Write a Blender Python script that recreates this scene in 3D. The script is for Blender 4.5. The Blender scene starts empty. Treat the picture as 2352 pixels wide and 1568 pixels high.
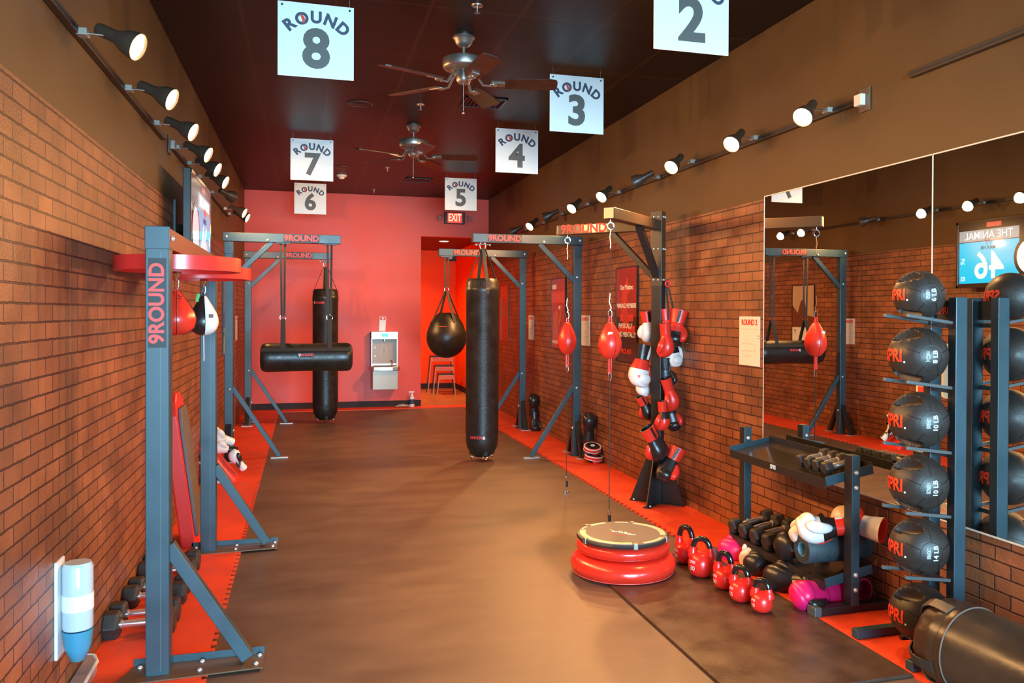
import bpy, bmesh, math, random
from mathutils import Vector, Matrix, Euler
random.seed(7)
scene = bpy.context.scene
COL = scene.collection
PI = math.pi
R = math.radians

# ------------------------------------------------------------------ camera
F_PX, CX, CY = 1913.2, 1258.64, 734.65
YAW, PITCH, ROLL = 0.282696, 0.0087336, -0.0040744
cam_d = bpy.data.cameras.new('camera')
cam = bpy.data.objects.new('camera', cam_d); COL.objects.link(cam)
cam_d.sensor_width = 36.0; cam_d.lens = 36.0 * F_PX / 2352
cam_d.shift_x = (1176 - CX) / 2352; cam_d.shift_y = (CY - 784) / 2352
cam_d.clip_start = 0.05; cam_d.clip_end = 100
fw = Vector((math.sin(YAW) * math.cos(PITCH), math.cos(YAW) * math.cos(PITCH), -math.sin(PITCH)))
rt = Vector((math.cos(YAW), -math.sin(YAW), 0)); dn = fw.cross(rt)
rt2 = math.cos(ROLL) * rt + math.sin(ROLL) * dn; dn2 = -math.sin(ROLL) * rt + math.cos(ROLL) * dn
mx = Matrix((rt2, -dn2, -fw)).transposed().to_4x4(); mx.translation = Vector((0, 0, 1.5))
cam.matrix_world = mx
scene.camera = cam

# ------------------------------------------------------------------ world, daylight, exposure
scene.view_settings.view_transform = 'Standard'
scene.view_settings.look = 'None'
scene.view_settings.gamma = 1
scene.view_settings.use_curve_mapping = False
scene.view_settings.exposure = 0.0
w = bpy.data.worlds.new('world'); scene.world = w; w.use_nodes = True
w.node_tree.nodes['Background'].inputs[0].default_value = (0.45, 0.68, 1.0, 1)
w.node_tree.nodes['Background'].inputs[1].default_value = 0.9

LAMP_COL = (1.0, 0.50, 0.17)
LAMP_W = 185.0
def area(name, loc, rot, sx, sy, col, power):
    l = bpy.data.lights.new(name, 'AREA'); l.shape = 'RECTANGLE'; l.size = sx; l.size_y = sy
    l.energy = power; l.color = col
    o = bpy.data.objects.new(name, l); o.location = loc; o.rotation_euler = rot; COL.objects.link(o); return o
# daylight through the storefront window behind the camera
area('storefront_daylight', (0.98, -5.0, 1.6), (R(90), 0, 0), 4.0, 2.5, (0.42, 0.76, 1.0), 1900)

# room numbers
XL, XR, YB, ZC, YF = -0.89, 2.85, 13.3, 3.33, -0.3
ZB = 2.24  # brick panel top

# ------------------------------------------------------------------ materials
MATS = {}
def mat(name, col, rough=0.5, metal=0.0, spec=0.5, coat=0.0, var=0.0, vscale=8.0, bump=0.0, bscale=200.0, emis=None, estr=0.0, sheen=0.0):
    if name in MATS: return MATS[name]
    m = bpy.data.materials.new(name); m.use_nodes = True; MATS[name] = m
    nt = m.node_tree; b = nt.nodes['Principled BSDF']
    b.inputs['Base Color'].default_value = (*col, 1)
    b.inputs['Roughness'].default_value = rough; b.inputs['Metallic'].default_value = metal
    b.inputs['Specular IOR Level'].default_value = spec; b.inputs['Coat Weight'].default_value = coat
    b.inputs['Coat Roughness'].default_value = 0.15
    if sheen: b.inputs['Sheen Weight'].default_value = sheen
    if emis:
        b.inputs['Emission Color'].default_value = (*emis, 1); b.inputs['Emission Strength'].default_value = estr
    tc = nt.nodes.new('ShaderNodeTexCoord')
    if var:
        n = nt.nodes.new('ShaderNodeTexNoise'); n.inputs['Scale'].default_value = vscale; n.inputs['Detail'].default_value = 6
        nt.links.new(tc.outputs['Object'], n.inputs['Vector'])
        mr = nt.nodes.new('ShaderNodeMapRange'); mr.inputs[1].default_value = 0.3; mr.inputs[2].default_value = 0.7
        mr.inputs[3].default_value = 1 - var; mr.inputs[4].default_value = 1 + var
        nt.links.new(n.outputs[0], mr.inputs[0])
        hs = nt.nodes.new('ShaderNodeHueSaturation'); hs.inputs['Color'].default_value = (*col, 1)
        nt.links.new(mr.outputs[0], hs.inputs['Value']); nt.links.new(hs.outputs[0], b.inputs['Base Color'])
        mr2 = nt.nodes.new('ShaderNodeMapRange'); mr2.inputs[1].default_value = 0.3; mr2.inputs[2].default_value = 0.7
        mr2.inputs[3].default_value = max(0.03, rough - 0.08); mr2.inputs[4].default_value = min(1, rough + 0.08)
        nt.links.new(n.outputs[0], mr2.inputs[0]); nt.links.new(mr2.outputs[0], b.inputs['Roughness'])
    if bump:
        n = nt.nodes.new('ShaderNodeTexNoise'); n.inputs['Scale'].default_value = bscale; n.inputs['Detail'].default_value = 4
        nt.links.new(tc.outputs['Object'], n.inputs['Vector'])
        bp = nt.nodes.new('ShaderNodeBump'); bp.inputs['Strength'].default_value = bump; bp.inputs['Distance'].default_value = 0.004
        nt.links.new(n.outputs[0], bp.inputs['Height']); nt.links.new(bp.outputs[0], b.inputs['Normal'])
    return m

def brick_mat():
    m = bpy.data.materials.new('brick_panel'); m.use_nodes = True; nt = m.node_tree; b = nt.nodes['Principled BSDF']
    L = nt.links.new; N = nt.nodes.new
    tc = N('ShaderNodeTexCoord'); sp = N('ShaderNodeSeparateXYZ'); cb = N('ShaderNodeCombineXYZ')
    L(tc.outputs['Object'], sp.inputs[0]); L(sp.outputs['Y'], cb.inputs['X']); L(sp.outputs['Z'], cb.inputs['Y'])
    nz = N('ShaderNodeTexNoise'); nz.inputs['Scale'].default_value = 26; nz.inputs['Detail'].default_value = 3
    L(cb.outputs[0], nz.inputs['Vector'])
    sub = N('ShaderNodeVectorMath'); sub.operation = 'SUBTRACT'; sub.inputs[1].default_value = (0.5, 0.5, 0.5); L(nz.outputs['Color'], sub.inputs[0])
    sc = N('ShaderNodeVectorMath'); sc.operation = 'SCALE'; sc.inputs['Scale'].default_value = 0.008; L(sub.outputs[0], sc.inputs[0])
    ad = N('ShaderNodeVectorMath'); ad.operation = 'ADD'; L(cb.outputs[0], ad.inputs[0]); L(sc.outputs[0], ad.inputs[1])
    br = N('ShaderNodeTexBrick'); br.offset = 0.5; br.inputs['Scale'].default_value = 1
    br.inputs['Brick Width'].default_value = 0.170; br.inputs['Row Height'].default_value = 0.0635
    br.inputs['Mortar Size'].default_value = 0.0042; br.inputs['Mortar Smooth'].default_value = 0.35; br.inputs['Bias'].default_value = -0.15
    br.inputs['Color1'].default_value = (0.31, 0.112, 0.045, 1); br.inputs['Color2'].default_value = (0.205, 0.075, 0.032, 1)
    br.inputs['Mortar'].default_value = (0.055, 0.02, 0.014, 1)
    L(ad.outputs[0], br.inputs['Vector'])
    n2 = N('ShaderNodeTexNoise'); n2.inputs['Scale'].default_value = 3.5; n2.inputs['Detail'].default_value = 8; L(cb.outputs[0], n2.inputs['Vector'])
    mr = N('ShaderNodeMapRange'); mr.inputs[1].default_value = .3; mr.inputs[2].default_value = .7; mr.inputs[3].default_value = .60; mr.inputs[4].default_value = 1.28
    L(n2.outputs[0], mr.inputs[0])
    hs = N('ShaderNodeHueSaturation'); L(br.outputs['Color'], hs.inputs['Color']); L(mr.outputs[0], hs.inputs['Value'])
    L(hs.outputs[0], b.inputs['Base Color'])
    b.inputs['Roughness'].default_value = 0.42; b.inputs['Specular IOR Level'].default_value = 0.45
    inv = N('ShaderNodeMath'); inv.operation = 'SUBTRACT'; inv.inputs[0].default_value = 1; L(br.outputs['Fac'], inv.inputs[1])
    n3 = N('ShaderNodeTexNoise'); n3.inputs['Scale'].default_value = 90; n3.inputs['Detail'].default_value = 4; L(cb.outputs[0], n3.inputs['Vector'])
    mm = N('ShaderNodeMath'); mm.operation = 'MULTIPLY_ADD'; mm.inputs[1].default_value = 0.35; L(n3.outputs[0], mm.inputs[0]); L(inv.outputs[0], mm.inputs[2])
    bp = N('ShaderNodeBump'); bp.inputs['Strength'].default_value = 0.8; bp.inputs['Distance'].default_value = 0.006
    L(mm.outputs[0], bp.inputs['Height']); L(bp.outputs[0], b.inputs['Normal'])
    return m

def ceiling_mat():
    m = bpy.data.materials.new('ceiling_tiles'); m.use_nodes = True; nt = m.node_tree; b = nt.nodes['Principled BSDF']
    L = nt.links.new; N = nt.nodes.new
    tc = N('ShaderNodeTexCoord'); mp = N('ShaderNodeMapping'); mp.inputs['Location'].default_value = (0.383 + 5.5, -0.0 + 5.05, 0)
    L(tc.outputs['Object'], mp.inputs[0])
    br = N('ShaderNodeTexBrick'); br.offset = 0; br.inputs['Scale'].default_value = 1
    br.inputs['Brick Width'].default_value = 0.55; br.inputs['Row Height'].default_value = 1.005
    br.inputs['Mortar Size'].default_value = 0.011; br.inputs['Mortar Smooth'].default_value = 0.05; br.inputs['Bias'].default_value = 0
    br.inputs['Color1'].default_value = (0.013, 0.006, 0.003, 1); br.inputs['Color2'].default_value = (0.010, 0.0045, 0.0025, 1)
    br.inputs['Mortar'].default_value = (0.040, 0.017, 0.008, 1)
    L(mp.outputs[0], br.inputs['Vector']); L(br.outputs['Color'], b.inputs['Base Color'])
    n = N('ShaderNodeTexNoise'); n.inputs['Scale'].default_value = 60; L(tc.outputs['Object'], n.inputs['Vector'])
    bp = N('ShaderNodeBump'); bp.inputs['Strength'].default_value = 0.25; bp.inputs['Distance'].default_value = 0.004
    L(n.outputs[0], bp.inputs['Height']); L(bp.outputs[0], b.inputs['Normal'])
    b.inputs['Roughness'].default_value = 0.45; b.inputs['Specular IOR Level'].default_value = 0.3
    return m

def floor_mat():
    m = bpy.data.materials.new('rubber_floor'); m.use_nodes = True; nt = m.node_tree; b = nt.nodes['Principled BSDF']
    L = nt.links.new; N = nt.nodes.new
    tc = N('ShaderNodeTexCoord')
    n = N('ShaderNodeTexNoise'); n.inputs['Scale'].default_value = 2.2; n.inputs['Detail'].default_value = 9; n.inputs['Roughness'].default_value = 0.62
    mp = N('ShaderNodeMapping'); mp.inputs['Scale'].default_value = (0.8, 1.6, 1); L(tc.outputs['Object'], mp.inputs[0]); L(mp.outputs[0], n.inputs['Vector'])
    cr = N('ShaderNodeValToRGB'); cr.color_ramp.elements[0].position = .32; cr.color_ramp.elements[1].position = .72
    cr.color_ramp.elements[0].color = (0.105, 0.060, 0.040, 1); cr.color_ramp.elements[1].color = (0.175, 0.106, 0.074, 1)
    L(n.outputs[0], cr.inputs[0]); L(cr.outputs[0], b.inputs['Base Color'])
    mr = N('ShaderNodeMapRange'); mr.inputs[3].default_value = .38; mr.inputs[4].default_value = .62; L(n.outputs[0], mr.inputs[0]); L(mr.outputs[0], b.inputs['Roughness'])
    n2 = N('ShaderNodeTexNoise'); n2.inputs['Scale'].default_value = 140; L(tc.outputs['Object'], n2.inputs['Vector'])
    bp = N('ShaderNodeBump'); bp.inputs['Strength'].default_value = 0.12; bp.inputs['Distance'].default_value = 0.003
    L(n2.outputs[0], bp.inputs['Height']); L(bp.outputs[0], b.inputs['Normal'])
    return m

BRICK = brick_mat(); CEIL = ceiling_mat(); FLOOR = floor_mat()
BROWNWALL = mat('brown_paint', (0.115, 0.062, 0.022), 0.5, spec=.3, var=0.12, vscale=2, bump=0.15, bscale=60)
REDWALL = mat('red_paint', (0.78, 0.092, 0.062), 0.5, spec=.35, var=0.06, vscale=1.5, bump=0.1, bscale=70)
REDWALL2 = mat('corridor_red_paint', (0.9, 0.085, 0.003), 0.6, spec=.2, var=0.06, vscale=2)
REDMAT = mat('red_foam', (0.84, 0.075, 0.022), 0.5, spec=.3, var=0.10, vscale=5, bump=0.3, bscale=120)
DKMAT = mat('dark_rubber', (0.062, 0.032, 0.020), 0.36, var=0.3, vscale=6, bump=0.2, bscale=90)
WOODFL = mat('corridor_floor', (0.36, 0.15, 0.045), 0.4, var=0.12, vscale=5)
BASEB = mat('baseboard_vinyl', (0.035, 0.02, 0.02), 0.6, spec=.2)
STEEL = mat('slate_powder_coat', (0.030, 0.062, 0.078), 0.36, spec=0.5, var=0.1, vscale=5)
STEELB = mat('black_powder_coat', (0.020, 0.018, 0.018), 0.36, spec=0.5)
CHROME = mat('chrome', (0.75, 0.75, 0.75), 0.16, 1.0)
BRUSHED = mat('brushed_steel', (0.62, 0.56, 0.50), 0.32, 1.0)
PEWTER = mat('pewter', (0.36, 0.31, 0.27), 0.38, 0.85)
BOLT = mat('zinc_bolt', (0.85, 0.83, 0.8), 0.3, 0.6)
WHITE = mat('white_plastic', (0.82, 0.82, 0.80), 0.45)
PAPER = mat('paper', (0.82, 0.76, 0.68), 0.7)
BLKLEATH = mat('black_vinyl', (0.020, 0.014, 0.010), 0.38, spec=0.5, var=0.25, vscale=9, bump=0.35, bscale=35)
BLKLEATH2 = mat('black_glove_leather', (0.016, 0.014, 0.014), 0.3, spec=0.6, bump=0.2, bscale=60)
WEB = mat('black_webbing', (0.035, 0.027, 0.020), 0.7, bump=0.4, bscale=300)
BLACK = mat('black_plastic', (0.012, 0.011, 0.011), 0.45)
GLOSSBLK = mat('gloss_black_enamel', (0.012, 0.010, 0.010), 0.12, coat=0.6)
REDLEATH = mat('red_leather', (0.78, 0.035, 0.018), 0.3, spec=0.55, bump=0.12, bscale=50)
REDVINYL = mat('red_vinyl', (0.80, 0.030, 0.014), 0.27, coat=0.3, var=0.05, vscale=6)
REDENAM = mat('red_enamel', (0.78, 0.022, 0.015), 0.3, coat=0.25)
WHITELEATH = mat('white_leather', (0.80, 0.78, 0.74), 0.38, bump=0.1, bscale=50)
PINK = mat('pink_leather', (0.85, 0.012, 0.14), 0.35, bump=0.1, bscale=50)
REDPLAT = mat('red_platform_laminate', (0.80, 0.03, 0.022), 0.3, coat=0.2)
RUBBER = mat('medicine_ball_rubber', (0.032, 0.025, 0.021), 0.45, spec=0.55, var=0.12, vscale=14, bump=0.18, bscale=150)
HEXRUB = mat('hex_rubber', (0.030, 0.026, 0.023), 0.5, var=0.2, vscale=20)
DECALRED = mat('decal_red', (0.80, 0.05, 0.035), 0.45)
DECALORG = mat('decal_orange_red', (0.85, 0.055, 0.015), 0.45)
DECALWHT = mat('decal_white', (0.85, 0.85, 0.83), 0.5)
STICKER = mat('sticker_dark', (0.022, 0.017, 0.017), 0.42, spec=.35)
SIGNW = mat('sign_white', (0.80, 0.84, 0.82), 0.35)
SIGNG = mat('sign_print_grey', (0.10, 0.095, 0.085), 0.5)
SIGNN = mat('sign_print_navy', (0.05, 0.06, 0.10), 0.5)
DARKBRN = mat('fan_blade_wood', (0.055, 0.02, 0.012), 0.4, var=0.3, vscale=20)
GREYV = mat('grey_vinyl', (0.13, 0.11, 0.11), 0.6, var=0.15, vscale=8, bump=0.2, bscale=80)
MATROLL = mat('mat_foam', (0.035, 0.055, 0.065), 0.6, var=0.2, vscale=40, bump=0.2, bscale=200)
CREAM = mat('cream_plastic', (0.8, 0.74, 0.62), 0.45)
TAPE = mat('tan_pine', (0.55, 0.32, 0.14), 0.55, var=0.15, vscale=18)
MIRROR = mat('mirror_glass', (0.80, 0.80, 0.78), 0.0, 1.0)
LAMPGLOW = mat('lamp_face', (1, .8, .5), 0.4, emis=(1.0, 0.62, 0.28), estr=22)
DLGLOW = mat('downlight_face', (1, .9, .8), 0.4, emis=(1.0, 0.55, 0.35), estr=6)
EXITGLOW = mat('exit_face', (.6, .02, .01), 0.4, emis=(1.0, 0.03, 0.015), estr=1.4)
EXITTXT = mat('exit_letters', (1, .3, .2), 0.4, emis=(1.0, 0.28, 0.16), estr=2.6)
CLOTH = mat('grey_cloth', (0.5, 0.42, 0.38), 0.9)
NAVY = mat('navy_label', (0.03, 0.06, 0.13), 0.5)
GREEN = mat('green_tag', (0.05, 0.5, 0.12), 0.5)
CLEARP = mat('clear_plastic_tub', (0.5, 0.62, 0.68), 0.12, spec=0.6, coat=0.5)
BLUEP = mat('blue_plastic', (0.05, 0.28, 0.42), 0.3)

# ------------------------------------------------------------------ mesh helpers
def box(bm, c, s, rot=None):
    vs = []
    for dx in (-.5, .5):
        for dy in (-.5, .5):
            for dz in (-.5, .5):
                v = Vector((dx * s[0], dy * s[1], dz * s[2]))
                if rot is not None: v = rot @ v
                vs.append(bm.verts.new(v + Vector(c)))
    for f in ((0, 1, 3, 2), (4, 6, 7, 5), (0, 4, 5, 1), (2, 3, 7, 6), (0, 2, 6, 4), (1, 5, 7, 3)):
        bm.faces.new([vs[i] for i in f])
    return bm
def bx(x0, x1, y0, y1, z0, z1, bm=None):
    bm = bm or bmesh.new()
    return box(bm, ((x0 + x1) / 2, (y0 + y1) / 2, (z0 + z1) / 2), (abs(x1 - x0), abs(y1 - y0), abs(z1 - z0)))
def frame_of(d, up=(0, 0, 1)):
    d = Vector(d).normalized(); up = Vector(up)
    if abs(d.dot(up)) > 0.98: up = Vector((0, 1, 0))
    s = d.cross(up).normalized(); u = s.cross(d).normalized()
    return Matrix((s, u, d)).transposed()   # columns: side, up, dir
def bar(bm, p0, p1, w_, h_, up=(0, 0, 1)):
    p0, p1 = Vector(p0), Vector(p1); M = frame_of(p1 - p0, up)
    return box(bm, (p0 + p1) / 2, (w_, h_, (p1 - p0).length), M)
def tube(bm, pts, r, n=10, closed=False):
    pts = [Vector(p) for p in pts]; m = len(pts); rings = []; prev = None
    for i, p in enumerate(pts):
        if closed: d = pts[(i + 1) % m] - pts[i - 1]
        else: d = pts[min(i + 1, m - 1)] - pts[max(i - 1, 0)]
        d.normalize()
        if prev is None:
            s = d.orthogonal().normalized()
        else:
            s = (prev - prev.dot(d) * d)
            s = s.normalized() if s.length > 1e-6 else d.orthogonal().normalized()
        prev = s; u = d.cross(s)
        rr = r[i] if isinstance(r, (list, tuple)) else r
        rings.append([bm.verts.new(p + rr * (math.cos(2 * PI * k / n) * s + math.sin(2 * PI * k / n) * u)) for k in range(n)])
    for i in range(m if closed else m - 1):
        a, b = rings[i], rings[(i + 1) % m]
        for k in range(n): bm.faces.new((a[k], a[(k + 1) % n], b[(k + 1) % n], b[k]))
    if not closed:
        bm.faces.new(rings[0][::-1]); bm.faces.new(rings[-1])
    return bm
def lathe(bm, prof, c=(0, 0, 0), n=32, M=None, sx=1.0, sy=1.0):
    c = Vector(c); rings = []
    for r, z in prof:
        if r < 1e-6:
            v = Vector((0, 0, z)); v = (M @ v if M is not None else v) + c; rings.append([bm.verts.new(v)])
        else:
            ring = []
            for k in range(n):
                v = Vector((r * sx * math.cos(2 * PI * k / n), r * sy * math.sin(2 * PI * k / n), z))
                v = (M @ v if M is not None else v) + c; ring.append(bm.verts.new(v))
            rings.append(ring)
    for a, b in zip(rings, rings[1:]):
        if len(a) == 1 and len(b) == 1: continue
        for k in range(n):
            if len(a) == 1: bm.faces.new((a[0], b[k], b[(k + 1) % n]))
            elif len(b) == 1: bm.faces.new((a[k], b[0], a[(k + 1) % n]))
            else: bm.faces.new((a[k], b[k], b[(k + 1) % n], a[(k + 1) % n]))
    return bm
def cyl(bm, p0, p1, r, n=16, r2=None):
    p0, p1 = Vector(p0), Vector(p1); L = (p1 - p0).length
    r2 = r if r2 is None else r2
    return lathe(bm, [(0, 0), (r, 0), (r2, L), (0, L)], p0, n, frame_of(p1 - p0))
def sph(bm, c, r, n=20, m=12, sx=1, sy=1, sz=1, M=None):
    prof = [(r * math.sin(PI * i / m), -r * sz * math.cos(PI * i / m)) for i in range(m + 1)]
    prof[0] = (0, prof[0][1]); prof[-1] = (0, prof[-1][1])
    return lathe(bm, prof, c, n, M, sx, sy)
def torus(bm, c, RR, r, M=None, n=24, m=8, sx=1, sy=1):
    pts = []
    for k in range(n):
        v = Vector((RR * sx * math.cos(2 * PI * k / n), RR * sy * math.sin(2 * PI * k / n), 0))
        pts.append((M @ v if M is not None else v) + Vector(c))
    return tube(bm, pts, r, m, True)
def prism(bm, pts, t0, t1, M=None, c=(0, 0, 0)):
    """polygon pts (x,y) extruded along local z from t0 to t1"""
    c = Vector(c)
    def P(x, y, z):
        v = Vector((x, y, z)); return (M @ v if M is not None else v) + c
    a = [bm.verts.new(P(x, y, t0)) for x, y in pts]; b = [bm.verts.new(P(x, y, t1)) for x, y in pts]
    n = len(pts)
    bm.faces.new(a[::-1]); bm.faces.new(b)
    for k in range(n): bm.faces.new((a[k], a[(k + 1) % n], b[(k + 1) % n], b[k]))
    return bm
def loft(bm, rings, n=16, power=2.0, cap0=True, cap1=True):
    """rings: (center, rx, ry, Matrix3 or None); superellipse sections in local xy"""
    rs = []
    for c, rx, ry, M in rings:
        ring = []
        for k in range(n):
            a = 2 * PI * k / n; ca, sa = math.cos(a), math.sin(a)
            x = rx * math.copysign(abs(ca) ** (2 / power), ca); y = ry * math.copysign(abs(sa) ** (2 / power), sa)
            v = Vector((x, y, 0)); v = (M @ v if M is not None else v) + Vector(c); ring.append(bm.verts.new(v))
        rs.append(ring)
    for a, b in zip(rs, rs[1:]):
        for k in range(n): bm.faces.new((a[k], a[(k + 1) % n], b[(k + 1) % n], b[k]))
    if cap0: bm.faces.new(rs[0][::-1])
    if cap1: bm.faces.new(rs[-1])
    return bm
def mk(name, bm, m, parent=None, smooth=None, bevel=0.0, sub=0, solid=0.0):
    bmesh.ops.recalc_face_normals(bm, faces=bm.faces)
    me = bpy.data.meshes.new(name); bm.to_mesh(me); bm.free()
    o = bpy.data.objects.new(name, me); COL.objects.link(o); me.materials.append(m)
    if smooth is not None:
        for p in me.polygons: p.use_smooth = True
        me.set_sharp_from_angle(angle=R(smooth))
    if solid:
        s = o.modifiers.new('solid', 'SOLIDIFY'); s.thickness = solid
    if bevel:
        b = o.modifiers.new('bevel', 'BEVEL'); b.width = bevel; b.segments = 2; b.limit_method = 'ANGLE'; b.angle_limit = R(40)
    if sub:
        s = o.modifiers.new('sub', 'SUBSURF'); s.levels = sub; s.render_levels = sub
    if parent is not None: o.parent = parent
    return o
def thing(name, label, cat, loc=(0, 0, 0), rz=0.0, group=None, rot=None):
    o = bpy.data.objects.new(name, None); COL.objects.link(o); o.location = loc
    o.rotation_euler = rot if rot is not None else (0, 0, rz)
    o.empty_display_size = 0.1
    o['label'] = label; o['category'] = cat
    if group: o['group'] = group
    return o
def tag(o, label, cat, group=None):
    o['label'] = label; o['category'] = cat
    if group: o['group'] = group
    return o
def struct(name, bm, m, bevel=0.0):
    o = mk(name, bm, m, bevel=bevel); o['kind'] = 'structure'; return o
def dup(root, loc, rot, label, group=None):
    r = root.copy(); COL.objects.link(r); r.location = loc; r.rotation_euler = rot; r['label'] = label
    if group: r['group'] = group
    for ch in list(root.children):
        c = ch.copy(); COL.objects.link(c); c.parent = r
        for g in list(ch.children):
            d = g.copy(); COL.objects.link(d); d.parent = c
    return r

_TC = {}
def text_geo(s, size, bold=0.0, align='CENTER', extrude=0.001, res=4):
    """mesh data of a line of text lying in local xy, facing +z"""
    key = (s, size, bold, align, extrude, res)
    if key in _TC: return _TC[key]
    cu = bpy.data.curves.new('lettering', 'FONT'); cu.body = s; cu.size = size; cu.offset = bold
    cu.align_x = align; cu.align_y = 'CENTER'; cu.extrude = extrude; cu.resolution_u = res
    o = bpy.data.objects.new('lettering', cu); COL.objects.link(o)
    dg = bpy.context.evaluated_depsgraph_get(); me = bpy.data.meshes.new_from_object(o.evaluated_get(dg))
    vs = [v.co.copy() for v in me.vertices]; fs = [tuple(p.vertices) for p in me.polygons]
    bpy.data.objects.remove(o); bpy.data.curves.remove(cu); bpy.data.meshes.remove(me)
    _TC[key] = (vs, fs); return _TC[key]
def add_text(bm, s, size, M, c, bold=0.0, align='CENTER', extrude=0.001, sx=1.0, warp=None, res=4):
    vs, fs = text_geo(s, size, bold, align, extrude, res)
    nv = []
    for v in vs:
        p = Vector((v.x * sx, v.y, v.z))
        p = warp(p) if warp else (M @ p) + Vector(c)
        nv.append(bm.verts.new(p))
    for f in fs:
        try: bm.faces.new([nv[i] for i in f])
        except ValueError: pass
    return bm
def textobj(name, s, size, M, c, m, parent, **kw):
    bm = bmesh.new(); add_text(bm, s, size, M, c, **kw)
    me = bpy.data.meshes.new(name); bm.to_mesh(me); bm.free(); me.materials.append(m)
    o = bpy.data.objects.new(name, me); COL.objects.link(o); o.parent = parent
    return o
def basis(xdir, ydir):
    x = Vector(xdir).normalized(); y = Vector(ydir).normalized(); return Matrix((x, y, x.cross(y))).transposed()
FRONT = basis((1, 0, 0), (0, 0, 1))     # faces -Y (towards the camera)
ON_RIGHT = basis((0, -1, 0), (0, 0, 1))  # faces -X (on the right wall)
ON_LEFT = basis((0, 1, 0), (0, 0, 1))    # faces +X (on the left wall)

# ------------------------------------------------------------------ setting
struct('floor', bx(XL - .1, XR + .1, YF - .1, YB + .02, -.1, 0), FLOOR)
struct('ceiling', bx(XL - .1, XR + .1, YF - .1, YB + .1, ZC, ZC + .1), CEIL)
o = struct('wall_left', bx(XL - .12, XL, YF - .1, YB + .1, ZB, ZC), BROWNWALL)
mk('brick_panel', bx(XL - .12, XL + .008, YF - .1, YB, 0, ZB), BRICK, o)
o = struct('wall_right', bx(XR, XR + .12, YF - .1, YB + .1, ZB, ZC), BROWNWALL)
mk('brick_panel', bx(XR - .008, XR + .12, YF - .1, YB, 0, ZB), BRICK, o)
bm = bx(XL, 1.755, YB, YB + .14, 0, ZC); bx(1.755, XR, YB, YB + .14, 2.71, ZC, bm)
struct('wall_back', bm, REDWALL)
struct('baseboard_back', bx(XL, 1.757, YB - .012, YB, 0, .105), BASEB, bevel=.003)
# corridor behind the opening
YC = 16.35
struct('wall_corridor_left', bx(1.5, 1.6, YB + .14, YC, 0, 2.9), REDWALL2)
struct('wall_corridor_right', bx(XR - .01, XR + .1, YB + .14, YC + .1, 0, 2.9), REDWALL2)
struct('wall_corridor_end', bx(1.5, XR, YC, YC + .1, 0, 2.9), REDWALL2)
struct('ceiling_corridor', bx(1.5, XR + .1, YB + .14, YC + .1, 2.71, 2.82), mat('corridor_ceiling_paint', (.10, .008, .004), .5))
struct('floor_corridor', bx(1.5, XR + .1, YB + .02, YC + .1, -.1, 0.001), WOODFL)
bm = bx(XR - .022, XR - .01, YB + .14, YC, 0, .105); bx(1.6, XR - .02, YC - .012, YC, 0, .105, bm)
struct('baseboard_corridor', bm, BASEB)
# storefront behind the camera: low sill, header, mullions around the glass opening
bm = bx(XL, XR, YF - .1, YF, 0, .12); bx(XL, XR, YF - .1, YF, 2.75, ZC, bm); bx(XL, XL + .25, YF - .1, YF, .12, 2.75, bm); bx(XR - .25, XR, YF - .1, YF, .12, 2.75, bm)
struct('wall_front', bm, BROWNWALL)
bm = bmesh.new()
for x in (XL + .27, .98, XR - .27): bx(x - .025, x + .025, YF - .09, YF - .02, .12, 2.75, bm)
struct('window_1', bm, STEELB)

# puzzle-edged red foam strips
def strip(name, x0, x1, y0, y1, toothside, label):
    p = 0.081; n = int((y1 - y0) / p); d = 0.022; bm = bmesh.new()
    if toothside == 'R': edge, base, flat = x1, x1 - d, x0
    else: edge, base, flat = x0, x0 + d, x1
    bx(min(base, flat), max(base, flat), y0, y1, 0.0005, .011, bm)
    e = base + (0.0004 if toothside == 'L' else -0.0004)
    for i in range(n):
        y = y0 + i * p
        prism(bm, [(e, y + .008), (edge, y + .002), (edge, y + p * .50), (e, y + p * .50 - .006)], .0006, .0109)
    o = mk(name, bm, REDMAT); tag(o, label, 'mat'); return o
strip('foam_mat', XL + .01, -.385, 2.2, 12.98, 'R', 'red foam mat strip with puzzle edge along the left brick wall')
strip('foam_mat', 2.372, XR - .01, 4.73, 12.98, 'L', 'red foam mat strip with puzzle edge along the right brick wall')
o = mk('foam_mat', bx(XL + .01, XR - .01, 12.985, YB - .013, 0, .011), REDMAT); tag(o, 'red foam mat strip along the foot of the red back wall', 'mat')
o = mk('foam_mat', bx(2.413, XR - .01, 1.2, 4.725, 0, .011), REDMAT); tag(o, 'red foam mat strip under the dumbbell rack and ball rack', 'mat')
o = mk('rubber_mat', bx(1.6, 2.41, 2.87, 4.72, 0.0, .0145), DKMAT, bevel=.004); tag(o, 'dark scuffed rubber mat under the row of kettlebells', 'mat')

# mirrors
mi = [(4.77, 3.275), (3.268, 1.77), (1.763, .3)]
for i, (a, b) in enumerate(mi):
    t = thing('wall_mirror', ['frameless wall mirror above the dumbbell rack, farthest panel of the mirrored wall',
                              'frameless wall mirror behind the medicine ball rack, nearer panel with the pale seam',
                              'nearest frameless wall mirror panel, beyond the right edge of the photo'][i], 'mirror', (XR - .012, (a + b) / 2, 1.4), 0, 'wall mirrors on the right wall')
    h = (a - b) / 2
    mk('glass', bx(-.003, .003, -h, h, -.85, .85), MIRROR, t)
    bm = bx(-.005, .004, h, h + .004, -.85, .85); bx(-.006, .004, -h, h, .85, .856, bm); bx(-.006, .004, -h, h, -.857, -.85, bm)
    mk('edge_trim', bm, CREAM, t)

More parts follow.
